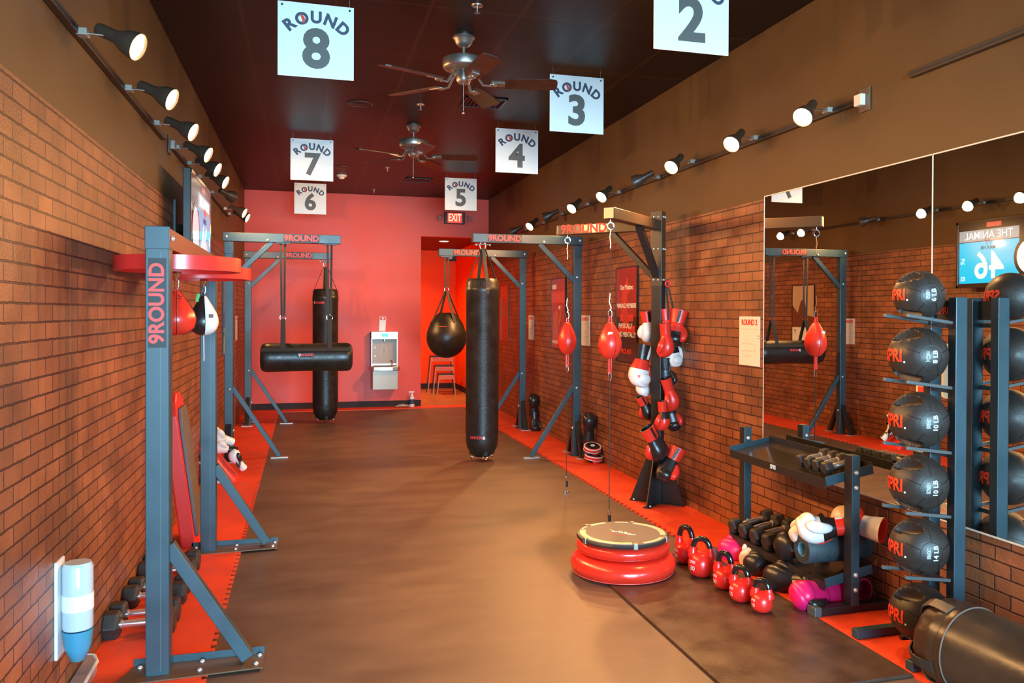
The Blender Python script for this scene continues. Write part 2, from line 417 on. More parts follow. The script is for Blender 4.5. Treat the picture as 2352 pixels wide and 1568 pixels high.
# ------------------------------------------------------------------ hanging round signs
def arc_text(bm, s, size, radius, cy, step, bold):
    n = len(s)
    for i, ch in enumerate(s):
        a = (i - (n - 1) / 2) * -step + PI / 2
        pos = Vector((radius * math.cos(a), cy + radius * math.sin(a), 0)); rotm = Matrix.Rotation(a - PI / 2, 3, 'Z')
        vs, fs = text_geo(ch, size, bold)
        nv = [bm.verts.new(FRONT @ (rotm @ v + pos) + Vector((0, -.0035, 0))) for v in vs]
        for f in fs: bm.faces.new([nv[k] for k in f])
SW = .424
def sign(num, x, y, label, tilt=0.0):
    t = thing('hanging_sign', label, 'sign', (x, y, 3.275), R(tilt), 'square white round signs hanging from the ceiling')
    mk('sign_board', bx(-SW / 2, SW / 2, -.003, .003, -SW, 0), SIGNW, t, bevel=.001)
    bm = bmesh.new(); arc_text(bm, 'ROUND', .092, .235, -.315, R(19.5), .004)
    me = bpy.data.meshes.new('arched_lettering'); bm.to_mesh(me); bm.free(); me.materials.append(SIGNN)
    o = bpy.data.objects.new('arched_lettering', me); COL.objects.link(o); o.parent = t
    a = PI / 2 + R(19.5); c = Vector((.235 * math.cos(a), -.0048, -.315 + .235 * math.sin(a)))
    bm = bmesh.new(); prism(bm, [(.018 * math.cos(PI * k / 10 - PI / 2) - .002, .026 * math.sin(PI * k / 10 - PI / 2)) for k in range(11)], 0, .001, FRONT @ Matrix.Rotation(R(19.5), 3, 'Z'), c)
    mk('red_half_disc', bm, DECALRED, t)
    textobj('numeral', str(num), .305, FRONT, (0, -.0035, -.268), SIGNG, t, bold=.011)
    for s in (-1, 1):
        mk('hanging_wire', cyl(bmesh.new(), (s * (SW / 2 - .024), 0, -.018), (s * (SW / 2 - .024), 0, ZC - 3.275), .0012, 6), PEWTER, t)
        mk('grommet', cyl(bmesh.new(), (s * (SW / 2 - .024), -.006, -.02), (s * (SW / 2 - .024), .004, -.02), .0065, 10), BLACK, t)
sign(8, .054, 5.01, 'large near white sign reading ROUND 8 hanging left of the ceiling fans')
sign(7, .057, 8.93, 'white sign reading ROUND 7 hanging right above the ROUND 6 sign')
sign(6, .054, 12.0, 'small far white sign reading ROUND 6 in front of the red wall')
sign(5, 1.966, 10.93, 'small far white sign reading ROUND 5 hanging above the exit sign')
sign(4, 1.960, 7.85, 'white sign reading ROUND 4 hanging between the ROUND 3 and ROUND 5 signs')
sign(3, 1.950, 5.96, 'white sign reading ROUND 3 at the tip of the near fan blade')
sign(2, 1.915, 3.95, 'white sign reading ROUND 2 cut by the top edge of the photo')

# ------------------------------------------------------------------ ceiling fans
def fan(x, y, label):
    t = thing('ceiling_fan', label, 'ceiling fan', (x, y, ZC), R(-12), 'pewter five-blade ceiling fans')
    mk('canopy', lathe(bmesh.new(), [(0, 0), (.072, 0), (.074, -.012), (.062, -.022), (.055, -.045), (.038, -.062), (.022, -.07), (0, -.07)]), PEWTER, t, smooth=50)
    mk('downrod', cyl(bmesh.new(), (0, 0, -.06), (0, 0, -.135), .011, 14), PEWTER, t, smooth=40)
    mk('motor_housing', lathe(bmesh.new(), [(0, -.125), (.05, -.128), (.115, -.14), (.137, -.152), (.14, -.165), (.14, -.20), (.132, -.215), (.10, -.228), (.06, -.235), (0, -.235)], n=40), PEWTER, t, smooth=45)
    mk('switch_housing', lathe(bmesh.new(), [(0, -.235), (.046, -.235), (.05, -.25), (.05, -.29), (.036, -.31), (.012, -.318), (0, -.318)]), PEWTER, t, smooth=45)
    bm = bmesh.new(); tube(bm, [(0, -.03, -.31), (0, -.03, -.50)], .0016, 6); sph(bm, (0, -.03, -.512), .009, 10, 8)
    mk('pull_chain', bm, BRUSHED, t, smooth=60)
    for k in range(5):
        M3 = Matrix.Rotation(R(72 * k), 3, 'Z'); tw = M3 @ Matrix.Rotation(R(-13), 3, 'X')
        pts = [(.17, -.045), (.20, -.055), (.34, -.066), (.58, -.07), (.615, -.06), (.625, -.03), (.625, .03), (.615, .06), (.58, .07), (.34, .066), (.20, .055), (.17, .045)]
        b = mk('blade', prism(bmesh.new(), pts, -.004, .004, tw, (0, 0, -.304)), DARKBRN, t)
        bm = bmesh.new(); tube(bm, [M3 @ Vector(p) for p in ((.045, 0, -.236), (.09, 0, -.262), (.13, 0, -.318), (.18, .0, -.322))], [.012, .010, .009, .008], 8)
        sph(bm, M3 @ Vector((.195, 0, -.315)), .026, 14, 8, M=None, sz=.5); box(bm, M3 @ Vector((.23, 0, -.312)), (.09, .05, .006), tw)
        mk('blade_bracket', bm, PEWTER, t, smooth=45)
fan(1.004, 5.49, 'nearer pewter ceiling fan with dark blades, its blade pointing to the ROUND 3 sign')
fan(1.01, 8.23, 'farther pewter ceiling fan with dark blades, between the ROUND 7 and ROUND 4 signs')

def sprinkler(x, y, label):
    t = thing('sprinkler_head', label, 'sprinkler', (x, y, ZC), 0, 'sprinkler heads along the ceiling centre')
    mk('escutcheon', lathe(bmesh.new(), [(0, 0), (.036, 0), (.032, -.008), (.014, -.012), (0, -.012)], n=20), BRUSHED, t, smooth=40)
    bm = cyl(bmesh.new(), (0, 0, -.01), (0, 0, -.045), .008, 10); lathe(bm, [(0, -.045), (.018, -.046), (.018, -.049), (0, -.049)], n=14)
    mk('deflector', bm, BRUSHED, t, smooth=40)
for x, y, l in ((.977, 4.9, 'sprinkler head nearest the top edge of the photo, before the near fan'), (.967, 7.38, 'sprinkler head on the ceiling between the two fans'),
                (.986, 10.7, 'sprinkler head just beyond the farther fan'), (.969, 12.65, 'tiny farthest sprinkler head near the top of the red wall')): sprinkler(x, y, l)
t = thing('smoke_detector', 'round white smoke detector on the ceiling right of the ROUND 7 sign', 'smoke detector', (.456, 11.5, ZC))
mk('detector_base', lathe(bmesh.new(), [(0, 0), (.068, 0), (.066, -.018), (.05, -.026), (0, -.026)]), CREAM, t, smooth=40)
mk('detector_head', lathe(bmesh.new(), [(0, -.026), (.04, -.026), (.034, -.05), (0, -.052)]), CREAM, t, smooth=40)
for x, y, l in ((.453, 7.51, 'dark round ceiling speaker grille between the ROUND 8 and ROUND 7 signs'), (.458, 10.87, 'dark round ceiling speaker grille beyond the ROUND 7 sign')):
    t = thing('ceiling_speaker', l, 'speaker', (x, y, ZC))
    mk('speaker_grille', lathe(bmesh.new(), [(0, -.004), (.095, -.004), (.10, 0)], n=36), mat('speaker_black', (.03, .015, .01), .5), t, smooth=40)
    mk('speaker_rim', torus(bmesh.new(), (0, 0, -.003), .105, .006, n=36), mat('speaker_rim', (.12, .045, .03), .4), t, smooth=60)
def vent(x0, x1, y0, y1, label):
    t = thing('ceiling_vent', label, 'vent', ((x0 + x1) / 2, (y0 + y1) / 2, ZC)); a, b = (x1 - x0) / 2, (y1 - y0) / 2
    mk('vent_plate', bx(-a, a, -b, b, -.006, 0), BLACK, t)
    bm = bmesh.new()
    for k in range(9): box(bm, (-a + .03 + k * (2 * a - .06) / 8, 0, -.012), (.004, 2 * b - .03, .018), Matrix.Rotation(R(35), 3, 'Y'))
    mk('louvres', bm, STEELB, t)
    bm = bx(-a, a, -b, -b + .015, -.014, 0); bx(-a, a, b - .015, b, -.014, 0, bm); bx(-a, -a + .015, -b, b, -.014, 0, bm); bx(a - .015, a, -b, b, -.014, 0, bm)
    mk('vent_rim', bm, STEELB, t)
vent(1.30, 1.66, 6.96, 7.30, 'dark louvred ceiling vent behind the nearer fan')
vent(1.30, 1.66, 11.4, 11.75, 'dark louvred ceiling vent near the red wall')
o = mk('ceiling_hook', tube(bmesh.new(), [(0, 0, 0), (0, 0, -.06), (.008, 0, -.075), (.02, 0, -.068)], .0025, 6), PEWTER, smooth=60); o.location = (.148, 7.8, ZC)
tag(o, 'small metal hook hanging from the ceiling above the ROUND 7 sign', 'hook')

# ------------------------------------------------------------------ exit sign
t = thing('exit_sign', 'lit red EXIT sign with two emergency lamps above the corridor opening', 'exit sign', (2.285, YB - .005, 3.01))
mk('housing', bx(-.165, .165, -.055, 0, -.095, .095), mat('exit_housing', (.03, .012, .01), .4), t, bevel=.006)
mk('lit_face', bx(-.115, .115, -.06, -.054, -.078, .078), EXITGLOW, t)
textobj('exit_lettering', 'EXIT', .165, FRONT, (0, -.0615, 0), EXITTXT, t, bold=.004, sx=.62)
for s in (-1, 1):
    bm = bmesh.new(); tube(bm, [(s * .16, -.03, .03), (s * .22, -.03, .045), (s * .27, -.03, .01)], .006, 6); box(bm, (s * .245, -.04, -.01), (.06, .05, .07))
    mk('emergency_lamp', bm, mat('exit_lamp_grey', (.3, .1, .09), .4), t, bevel=.004)

# ------------------------------------------------------------------ track lights
def rail(side, y0, y1, z, label, endplate):
    s = 1 if side == 'L' else -1; x = XL + .002 if side == 'L' else XR - .002
    t = thing('light_track', label, 'track light rail', (x, (y0 + y1) / 2, z), 0, 'black light tracks high on the side walls'); h = (y1 - y0) / 2
    bm = bx(0, s * .028, -h, h, -.016, .016)
    mk('track_bar', bm, mat('track_brown_black', (.05, .028, .016), .4), t, bevel=.002)
    mk('track_slot', bx(s * .028, s * .0295, -h, h, -.005, .005), BLACK, t)
    if endplate:
        e = -h if endplate < 0 else h
        mk('feed_plate', bx(0, s * .01, e - .06, e + .03, -.062, .062), mat('feed_plate', (.12, .08, .05), .35), t, bevel=.002)
        mk('feed_box', bx(.01 * s, s * .04, e - .03, e + .03, -.03, .03), CREAM if side == 'R' else PEWTER, t, bevel=.003)
rail('L', 1.4, 5.80, 2.605, 'near black light track high on the left brick side wall', 0)
rail('L', 6.12, 10.4, 2.620, 'far black light track on the left wall, running behind the television', -1)
rail('R', 3.80, 9.2, 2.635, 'long light track on the right wall starting at the white feed box', -1)
rail('R', 9.4, 11.4, 2.615, 'far short light track on the right wall toward the exit sign', 0)
rail('R', 1.0, 3.42, 2.668, 'empty light track on the right wall near the upper right corner', 0)

def spot_head(side, y, aim, label, lit=True, zt=2.615, reach=.12):
    s = 1 if side == 'L' else -1; x = XL if side == 'L' else XR
    t = thing('track_spotlight', label, 'spotlight', (x + s * .03, y, zt), 0, 'black track spotlights on the %s wall' % ('left' if s > 0 else 'right'))
    mk('track_adapter', bx(-.01, .03, -.028, .028, -.014, .014), mat('adapter_grey', (.35, .3, .24), .35), t, bevel=.003) if s > 0 else mk('track_adapter', bx(-.03, .01, -.028, .028, -.014, .014), mat('adapter_grey', (.35, .3, .24), .35), t, bevel=.003)
    mk('stem', cyl(bmesh.new(), (s * .02, 0, 0), (s * reach, 0, -.004), .0055, 8), BRUSHED, t, smooth=40)
    d = Vector(aim).normalized(); M = frame_of(d); p = Vector((s * (reach + .02), 0, -.01))
    c = p - d * .02
    prof = [(0, -.075), (.022, -.075), (.026, -.06), (.026, .0), (.032, .02), (.047, .05), (.056, .085), (.058, .105), (.054, .105), (.050, .085), (.0, .082)]
    mk('lamp_shade', lathe(bmesh.new(), prof, c, 28, M), mat('lamp_shade_black', (.05, .032, .022), .35), t, smooth=40)
    mk('bulb_face', lathe(bmesh.new(), [(0, .100), (.03, .099), (.052, .094)], c, 24, M), LAMPGLOW if lit else mat('bulb_dim', (.5, .35, .2), .3, emis=(1, .6, .25), estr=2), t, smooth=40)
    if lit:
        l = bpy.data.lights.new('spot_lamp', 'SPOT'); l.energy = LAMP_W * (1.05 if aim[1] > .3 else 1.0) * (.78 if side == 'L' else 1.25); l.color = LAMP_COL; l.spot_size = R(122); l.spot_blend = 1.0; l.shadow_soft_size = .045
        lo = bpy.data.objects.new('spot_lamp', l); COL.objects.link(lo); lo.parent = t
        q = c + d * .112; m4 = frame_of(-d).to_4x4(); m4.translation = q; lo.matrix_local = m4
    return t
LA = (.72, -.05, -.62)
for i, (y, zt) in enumerate(((2.98, 2.6), (3.72, 2.6), (4.60, 2.605), (5.42, 2.61), (6.22, 2.62), (6.85, 2.62), (7.5, 2.62), (8.45, 2.62), (9.75, 2.62), (10.25, 2.62))):
    lab = ['cut by the top left corner of the view', 'nearest whole one above the brick wall', 'second whole one, on the near track', 'third one, at the near track end',
           'just above the near corner of the television', 'above the middle of the television', 'above the far edge of the television', 'behind the television, its bulb small', 'far one above the left bag stand beam', 'farthest one, brightest above the bag stand beam'][i]
    spot_head('L', y - .03, ((.78, -.22, -.37) if i != 7 else (.55, .75, -.22)), 'black track spotlight on the left wall, ' + lab, True, zt)
for i, (y, zt, lit) in enumerate(((4.06, 2.64, 1), (4.86, 2.645, 1), (5.78, 2.65, 1), (6.42, 2.63, 0), (7.32, 2.63, 1), (8.22, 2.63, 1), (9.12, 2.63, 0), (9.9, 2.61, 1), (10.75, 2.61, 0))):
    lab = ['nearest one beside the white feed box', 'second bright one from the feed box', 'third bright one, level with the corner stand', 'turned aside, black shade showing',
           'bright one left of the turned black lamp', 'small bright one above the double-end bags', 'far turned one with a thin lit rim', 'far bright one above the bag stand beam', 'farthest dim one with a thin lit rim'][i]
    spot_head('R', y, (-.66, -.42, -.58) if lit else (-.72, .52, -.42), 'black track spotlight on the right wall, ' + lab, True, zt)

# ------------------------------------------------------------------ bag stands
def logo(name, parent, M, c, size, col=DECALRED, vert=False, txt='9ROUND'):
    return textobj(name, txt, size, M, c, col, parent, bold=size * .03, sx=1.0)
def bolt(parent, p, n, r=.013):
    p = Vector(p); n = Vector(n).normalized(); bm = lathe(bmesh.new(), [(0, 0), (r, 0), (r, .004), (r * .6, .010), (0, .011)], p, 12, frame_of(n))
    return mk('bolt', bm, BOLT, parent, smooth=50)
def bag_stand(s, xp, yf, L, label, logo_x, logo_size=.125):
    """s=+1: arm points to +X. origin at post foot centre"""
    W = .083
    t = thing('bag_stand', label, 'bag stand', (xp, yf + W / 2, 0), 0, 'dark steel bag stands with a single post')
    mk('post', bx(-W / 2, W / 2, -W / 2, W / 2, .012, 2.20), STEEL, t, bevel=.004)
    mk('post_sleeve', bx(-W / 2 - .003, W / 2 + .003, -W / 2 - .003, W / 2 + .003, 2.08, 2.2), STEEL, t, bevel=.003)
    x0, x1 = (-.057, L) if s > 0 else (-L, .057)
    mk('arm', bx(x0, x1, -.04, .04, 2.205, 2.295), STEEL, t, bevel=.004)
    mk('arm_end_cap', bx(x1 if s > 0 else x0 - .004, x1 + .004 if s > 0 else x0, -.037, .037, 2.208, 2.292), mat('end_cap', (.03, .03, .03), .4), t)
    mk('upper_brace', bar(bmesh.new(), (s * .03, 0, 1.83), (s * .41, 0, 2.21), .05, .05, (0, 1, 0)), STEEL, t, bevel=.003)
    mk('lower_brace', bar(bmesh.new(), (s * .03, 0, .74), (s * .485, 0, .02), .045, .05, (0, 1, 0)), STEEL, t, bevel=.003)
    bm = bx(min(s * .40, s * .57), max(s * .40, s * .57), -.03, .03, 0.0, .012)
    mk('foot_plate', bm, mat('galvanized_plate', (.6, .56, .52), .35, .6), t, bevel=.002)
    for sy in (-1, 1):
        bm = bar(bmesh.new(), (0, sy * .035, .36), (0, sy * .22, .02), .055, .045, (0, 1, 0))
        mk('base_strut', bm, STEELB, t, bevel=.003)
        bm = bx(-.07, .07, sy * .22 - .035, sy * .22 + .035, .011, .020)
        mk('base_foot', bm, MATS['galvanized_plate'], t, bevel=.002)
    bm = bx(-.07, .07, -.07, .07, .011, .018); mk('base_plate', bm, STEEL, t, bevel=.002)
    bolt(t, (s * -.02, -.0455, 2.25), (0, -1, 0), .015); bolt(t, (s * .37, -.043, 2.225), (0, -1, 0)); bolt(t, (s * .01, -.0455, 1.87), (0, -1, 0)); bolt(t, (s * .01, -.0455, .72), (0, -1, 0))
    bolt(t, (W / 2, -.01, .3), (1, 0, 0)); bolt(t, (-W / 2, -.01, .3), (-1, 0, 0))
    st = mk('sticker', bx(logo_x - .175, logo_x + .175, -.0415, -.040, 2.212, 2.288), STICKER, t)
    logo('logo_lettering', st, FRONT, (logo_x, -.0425, 2.25), .082)
    return t
bag_stand(1, -.745, 8.92, 1.087, 'left bag stand holding the horizontal uppercut bag', .70)
bag_stand(1, -.735, 11.63, 1.075, 'farthest left bag stand, its heavy bag in front of the red wall', .64)
bag_stand(-1, 2.716, 8.24, 1.105, 'nearer right bag stand holding the tall black heavy bag', -.78)
bag_stand(-1, 2.675, 10.36, 1.08, 'farther right bag stand holding the round wrecking ball bag', -.73)

# ------------------------------------------------------------------ hanging bags
def strap(bm, p0, p1, w_=.04, th=.004, side=(1, 0, 0)):
    p0, p1 = Vector(p0), Vector(p1); d = (p1 - p0); M = frame_of(d, side); bar(bm, p0, p1, th, w_, side); return bm
def heavy_bag(x, y, r, ztop, zbot, zbeam, label, patch_z, patch_a, inverted):
    t = thing('heavy_bag', label, 'punching bag', (x, y, 0), 0)
    prof = [(0, zbot), (r * .45, zbot), (r * .72, zbot + .03), (r * .93, zbot + .10), (r * .985, zbot + .17), (r, zbot + .25), (r, ztop - .14), (r * 1.012, ztop - .135), (r * 1.012, ztop - .10), (r * .99, ztop - .095), (r * .97, ztop - .04), (r * .84, ztop - .005), (r * .6, ztop), (0, ztop)]
    mk('bag_body', lathe(bmesh.new(), prof, n=48), BLKLEATH, t, smooth=50)
    zr = ztop + .30
    for k in range(4):
        a = PI / 4 * 0 + PI / 2 * k + .1; c, s = math.cos(a), math.sin(a)
        bm = bmesh.new(); tang = (-s, c, 0)
        bar(bm, (r * .93 * c, r * .93 * s, ztop - .03), (.025 * c, .025 * s, zr), .035, .004, (c, s, 0))
        bar(bm, (r * 1.015 * c, r * 1.015 * s, ztop - .16), (r * .96 * c, r * .96 * s, ztop - .025), .035, .004, (c, s, 0))
        mk('strap', bm, WEB, t)
        bm = bmesh.new(); bar(bm, (r * 1.0 * c, r * 1.0 * s, zbot + .2), (r * .74 * c, r * .74 * s, zbot + .02), .035, .004, (c, s, 0)); 
        mk('bottom_strap', bm, WEB, t)
        torus(bm := bmesh.new(), (r * .62 * c, r * .62 * s, zbot + .0), .022, .004, frame_of(Vector((c, s, .6))), 14, 6)
        mk('metal_ring', bm, CHROME, t, smooth=60)
    bm = bmesh.new(); tube(bm, [(.03 * math.cos(a), 0, zr + .03 + .04 * math.sin(a)) for a in [2 * PI * k / 12 for k in range(12)]], .006, 8, True)
    mk('top_ring', bm, BRUSHED, t, smooth=60)
    bm = bmesh.new(); box(bm, (0, 0, zbeam - .018), (.16, .05, .008)); bar(bm, (0, -.0, zbeam - .02), (0, 0, zr + .05), .055, .012, (0, 1, 0))
    mk('hanger_bracket', bm, STEEL, t)
    for s in (-1, 1): bolt(t, (s * .07, -.02, zbeam - .022), (0, 0, -1), .010)
    # logo patch wrapped on the side
    M = Matrix.Rotation(patch_a, 3, 'Z'); bm = bmesh.new(); w_, h_ = .17, .05; n = 10; rr = r + .002
    row = []
    for i in range(n + 1):
        a = -PI / 2 + (i / n - .5) * w_ / rr
        row.append([bm.verts.new(M @ Vector((rr * math.cos(a), rr * math.sin(a), patch_z + dz))) for dz in (-h_ / 2, h_ / 2)])
    for i in range(n): bm.faces.new((row[i][0], row[i + 1][0], row[i + 1][1], row[i][1]))
    p = mk('logo_patch', bm, STICKER, t, solid=.001)
    sg = -1 if inverted else 1
    def warp(v):
        u = v.x * sg; zz = v.y * sg; a = -PI / 2 + u / (rr + .002)
        return M @ Vector(((rr + .002) * math.cos(a), (rr + .002) * math.sin(a), patch_z + zz))
    bm = bmesh.new(); add_text(bm, 'ROUND', .038, None, None, bold=.0012, warp=lambda v: warp(v + Vector((.017, 0, 0))), extrude=.0)
    me = bpy.data.meshes.new('logo_lettering'); bm.to_mesh(me); bm.free(); me.materials.append(DECALRED); q = bpy.data.objects.new('logo_lettering', me); COL.objects.link(q); q.parent = p
    bm = bmesh.new(); add_text(bm, '9', .046, None, None, bold=.0012, warp=lambda v: warp(v + Vector((-.066, 0, 0))), extrude=.0)
    me = bpy.data.meshes.new('logo_numeral'); bm.to_mesh(me); bm.free(); me.materials.append(DECALWHT); q = bpy.data.objects.new('logo_numeral', me); COL.objects.link(q); q.parent = p
heavy_bag(1.715, 8.285, .166, 1.845, .045, 2.205, 'tall black heavy bag hanging from the nearer right bag stand, upside-down logo near its foot', .255, R(-27), True)
heavy_bag(.253, 11.67, .168, 1.81, .04, 2.205, 'tall black heavy bag behind the uppercut bag, hanging before the red wall', 1.62, R(-35), False)

# uppercut bag
t = thing('uppercut_bag', 'black horizontal uppercut bag hanging on two straps from the left bag stand', 'punching bag', (.010, 8.96, 1.03))
MX = Matrix(((0, 0, 1), (0, 1, 0), (-1, 0, 0))).transposed()
Lh, r = .455, .148
prof = [(0, -Lh), (r * .7, -Lh), (r * .9, -Lh + .015), (r * 1.0, -Lh + .05), (r * 1.0, -Lh + .10), (r * .97, -.15), (r * .955, .02), (r * .97, .2), (r, Lh - .10), (r, Lh - .05), (r * .9, Lh - .015), (r * .7, Lh), (0, Lh)]
mk('bag_body', lathe(bmesh.new(), prof, n=48, M=frame_of(Vector((1, 0, 0)))), BLKLEATH, t, smooth=50)
bm = bmesh.new(); n = 40
for sy in (-1, 1):
    bar(bm, (-.44, sy * .127, .085), (.44, sy * .127, .085), .045, .004, (0, sy * .8, .6)) 
mk('side_band', bm, WEB, t)
for sx in (-.237, .225):
    bm = bmesh.new()
    for sy in (-1, 1): bar(bm, (sx, sy * .13, .09), (sx, sy * .012, .395), .045, .004, (0, 1, 0))
    mk('lower_strap', bm, WEB, t)
    bm = bmesh.new(); bar(bm, (sx - .012, -.012, .42), (sx - .022, -.01, 1.17), .022, .004, (0, 1, 0)); bar(bm, (sx + .012, .012, .42), (sx + .02, .01, 1.17), .022, .004, (0, 1, 0))
    mk('upper_strap', bm, WEB, t)
    mk('metal_ring', torus(bmesh.new(), (sx, 0, .41), .03, .0045, FRONT, 18, 6), CHROME, t, smooth=60)
    mk('hanger_bracket', bx(sx - .07, sx + .07, -.03, .03, 1.165, 1.174), STEEL, t)
p = mk('logo_patch', box(bmesh.new(), (-.015, -.1462, .028), (.16, .002, .046), Matrix.Rotation(R(-11), 3, 'X')), STICKER, t)
MT = Matrix.Rotation(R(-11), 3, 'X') @ FRONT
textobj('logo_lettering', 'ROUND', .035, MT, (.005, -.1485, .030), DECALRED, p, bold=.0012)
textobj('logo_numeral', '9', .046, MT, (-.072, -.1485, .026), DECALWHT, p, bold=.001)

# wrecking ball bag
t = thing('wrecking_ball_bag', 'round black wrecking ball bag hanging before the corridor opening', 'punching bag', (1.695, 10.41, 0))
r = .252; zc = 1.185
prof = [(0, zc - r * 1.03)] + [(r * math.sin(PI * k / 20), zc - r * 1.03 * math.cos(PI * k / 20)) for k in range(1, 14)] + [(r * .80, zc + .185), (r * .62, zc + .25), (r * .44, zc + .295), (r * .38, zc + .31), (0, zc + .31)]
mk('bag_body', lathe(bmesh.new(), prof, n=48), BLKLEATH, t, smooth=60)
for k in range(4):
    a = PI / 2 * k + .35; c, s = math.cos(a), math.sin(a)
    bm = bmesh.new(); bar(bm, (r * .80 * c, r * .80 * s, zc + .19), (.015 * c, .015 * s, 1.77), .032, .004, (c, s, 0)); mk('strap', bm, WEB, t)
mk('metal_ring', torus(bmesh.new(), (0, 0, 1.785), .028, .005, FRONT, 18, 6), CHROME, t, smooth=60)
bm = bmesh.new(); bar(bm, (-.018, 0, 1.80), (-.022, 0, 2.19), .02, .004, (0, 1, 0)); bar(bm, (.018, 0, 1.80), (.022, 0, 2.19), .02, .004, (0, 1, 0)); mk('upper_strap', bm, WEB, t)
bm = bx(-.075, .075, -.03, .03, 2.19, 2.2035); mk('hanger_bracket', bm, STEEL, t)
def sph_pt(u, v, R0, az, el):
    """point on sphere of radius R0 around +Z-up origin, az measured from -Y toward +X"""
    a = az + u / R0 / max(.3, math.cos(el)); e = el + v / R0
    return Vector((R0 * math.cos(e) * math.sin(a), -R0 * math.cos(e) * math.cos(a), R0 * math.sin(e)))
bm = bmesh.new(); vs = [[bm.verts.new(sph_pt(u * .011 - .055, v * .02 - .02, r + .004, R(-22), R(34)) + Vector((0, 0, zc))) for v in range(3)] for u in range(11)]
for i in range(10):
    for j in range(2): bm.faces.new((vs[i][j], vs[i + 1][j], vs[i + 1][j + 1], vs[i][j + 1]))
p = mk('logo_patch', bm, STICKER, t)
bm = bmesh.new(); add_text(bm, '9ROUND', .026, None, None, warp=lambda v: sph_pt(v.x, v.y, r + .007, R(-22), R(34)) + Vector((0, 0, zc)), extrude=0, bold=.001)
me = bpy.data.meshes.new('patch_lettering'); bm.to_mesh(me); bm.free(); me.materials.append(DECALRED); q = bpy.data.objects.new('patch_lettering', me); COL.objects.link(q); q.parent = p

# ------------------------------------------------------------------ speed bag station (front left)
t = thing('speed_bag_stand', 'tall slate steel speed bag stand with two red round platforms, nearest object at left', 'speed bag stand', (-.58, 3.735, 0))
W = .09
for yy in (0, 1.83):
    mk('post', bx(-W / 2, W / 2, yy - W / 2, yy + W / 2, .012, 1.757 if yy == 0 else 1.70), STEEL, t, bevel=.004)
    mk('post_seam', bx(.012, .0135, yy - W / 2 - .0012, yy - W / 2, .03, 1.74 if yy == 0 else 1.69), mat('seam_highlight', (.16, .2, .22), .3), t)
    # floor channel: flat strap with a raised lip along the back
    bm = bmesh.new(); z1 = .016
    prism(bm, [(-.11 - .0, yy + .075), (-.13, yy - .01), (-.16, yy - .10), (-.10, yy - .10), (.41, yy - .075), (.41, yy + .075)], .011, z1)
    mk('base_plate', bm, mat('base_plate_bronze', (.16, .085, .04), .35, .2), t)
    mk('base_lip', bx(-.11, .41, yy + .075, yy + .081, .011, .045), STEEL, t, bevel=.001)
    mk('brace', bar(bmesh.new(), (.035, yy, .535), (.345, yy, .035), .052, .05, (0, 1, 0)), STEEL, t, bevel=.003)
    for bx_, by_ in ((.16, -.04), (.16, .05), (.38, -.035), (.39, .05), (-.08, .05)): bolt(t, (bx_, yy + by_, .0155), (0, 0, 1), .010)
mk('top_beam', bx(-W / 2 + .003, W / 2 - .003, -.043, 1.875, 1.757, 1.842), mat('beam_bronze', (.22, .085, .04), .3), t, bevel=.003)
mk('beam_end_cap', bx(-.0465, .0465, -.048, -.043, 1.752, 1.845), STEEL, t, bevel=.003)
mk('sleeve_collar', bx(-.0465, .0465, -.0475, .048, 1.752, 1.762), BLACK, t)
bolt(t, (.046, .02, 1.80), (1, 0, 0), .012); bolt(t, (-.046, .02, 1.80), (-1, 0, 0), .012)
st = mk('sticker', bx(-.034, .034, -.0475, -.0455, 1.352, 1.715), STICKER, t)
MV = Matrix(((0, 0, 1), (-1, 0, 0), (0, -1, 0)))  # placeholder orientation replaced below
MV = basis((0, 0, 1), (-1, 0, 0))
logo('logo_lettering', st, MV, (0.0, -.0480, 1.532), .079)
for yy, z in ((.46, 1.715), (1.24, 1.708)):
    rr = .272; prof = [(0, .015), (rr - .02, .015), (rr - .02, -.032), (rr, -.032), (rr, .032), (0, .032)]
    mk('platform', lathe(bmesh.new(), prof, (.012, yy, z), 56), REDPLAT, t, smooth=30)
    mk('swivel_plate', lathe(bmesh.new(), [(0, -.002), (.05, -.002), (.05, .004), (.02, .015), (0, .015)], (.02, yy, z), 24), BRUSHED, t, smooth=30)
    mk('platform_bolt', lathe(bmesh.new(), [(0, .032), (.012, .032), (.009, .042), (0, .043)], (.10, yy + .0, z), 12), BOLT, t)
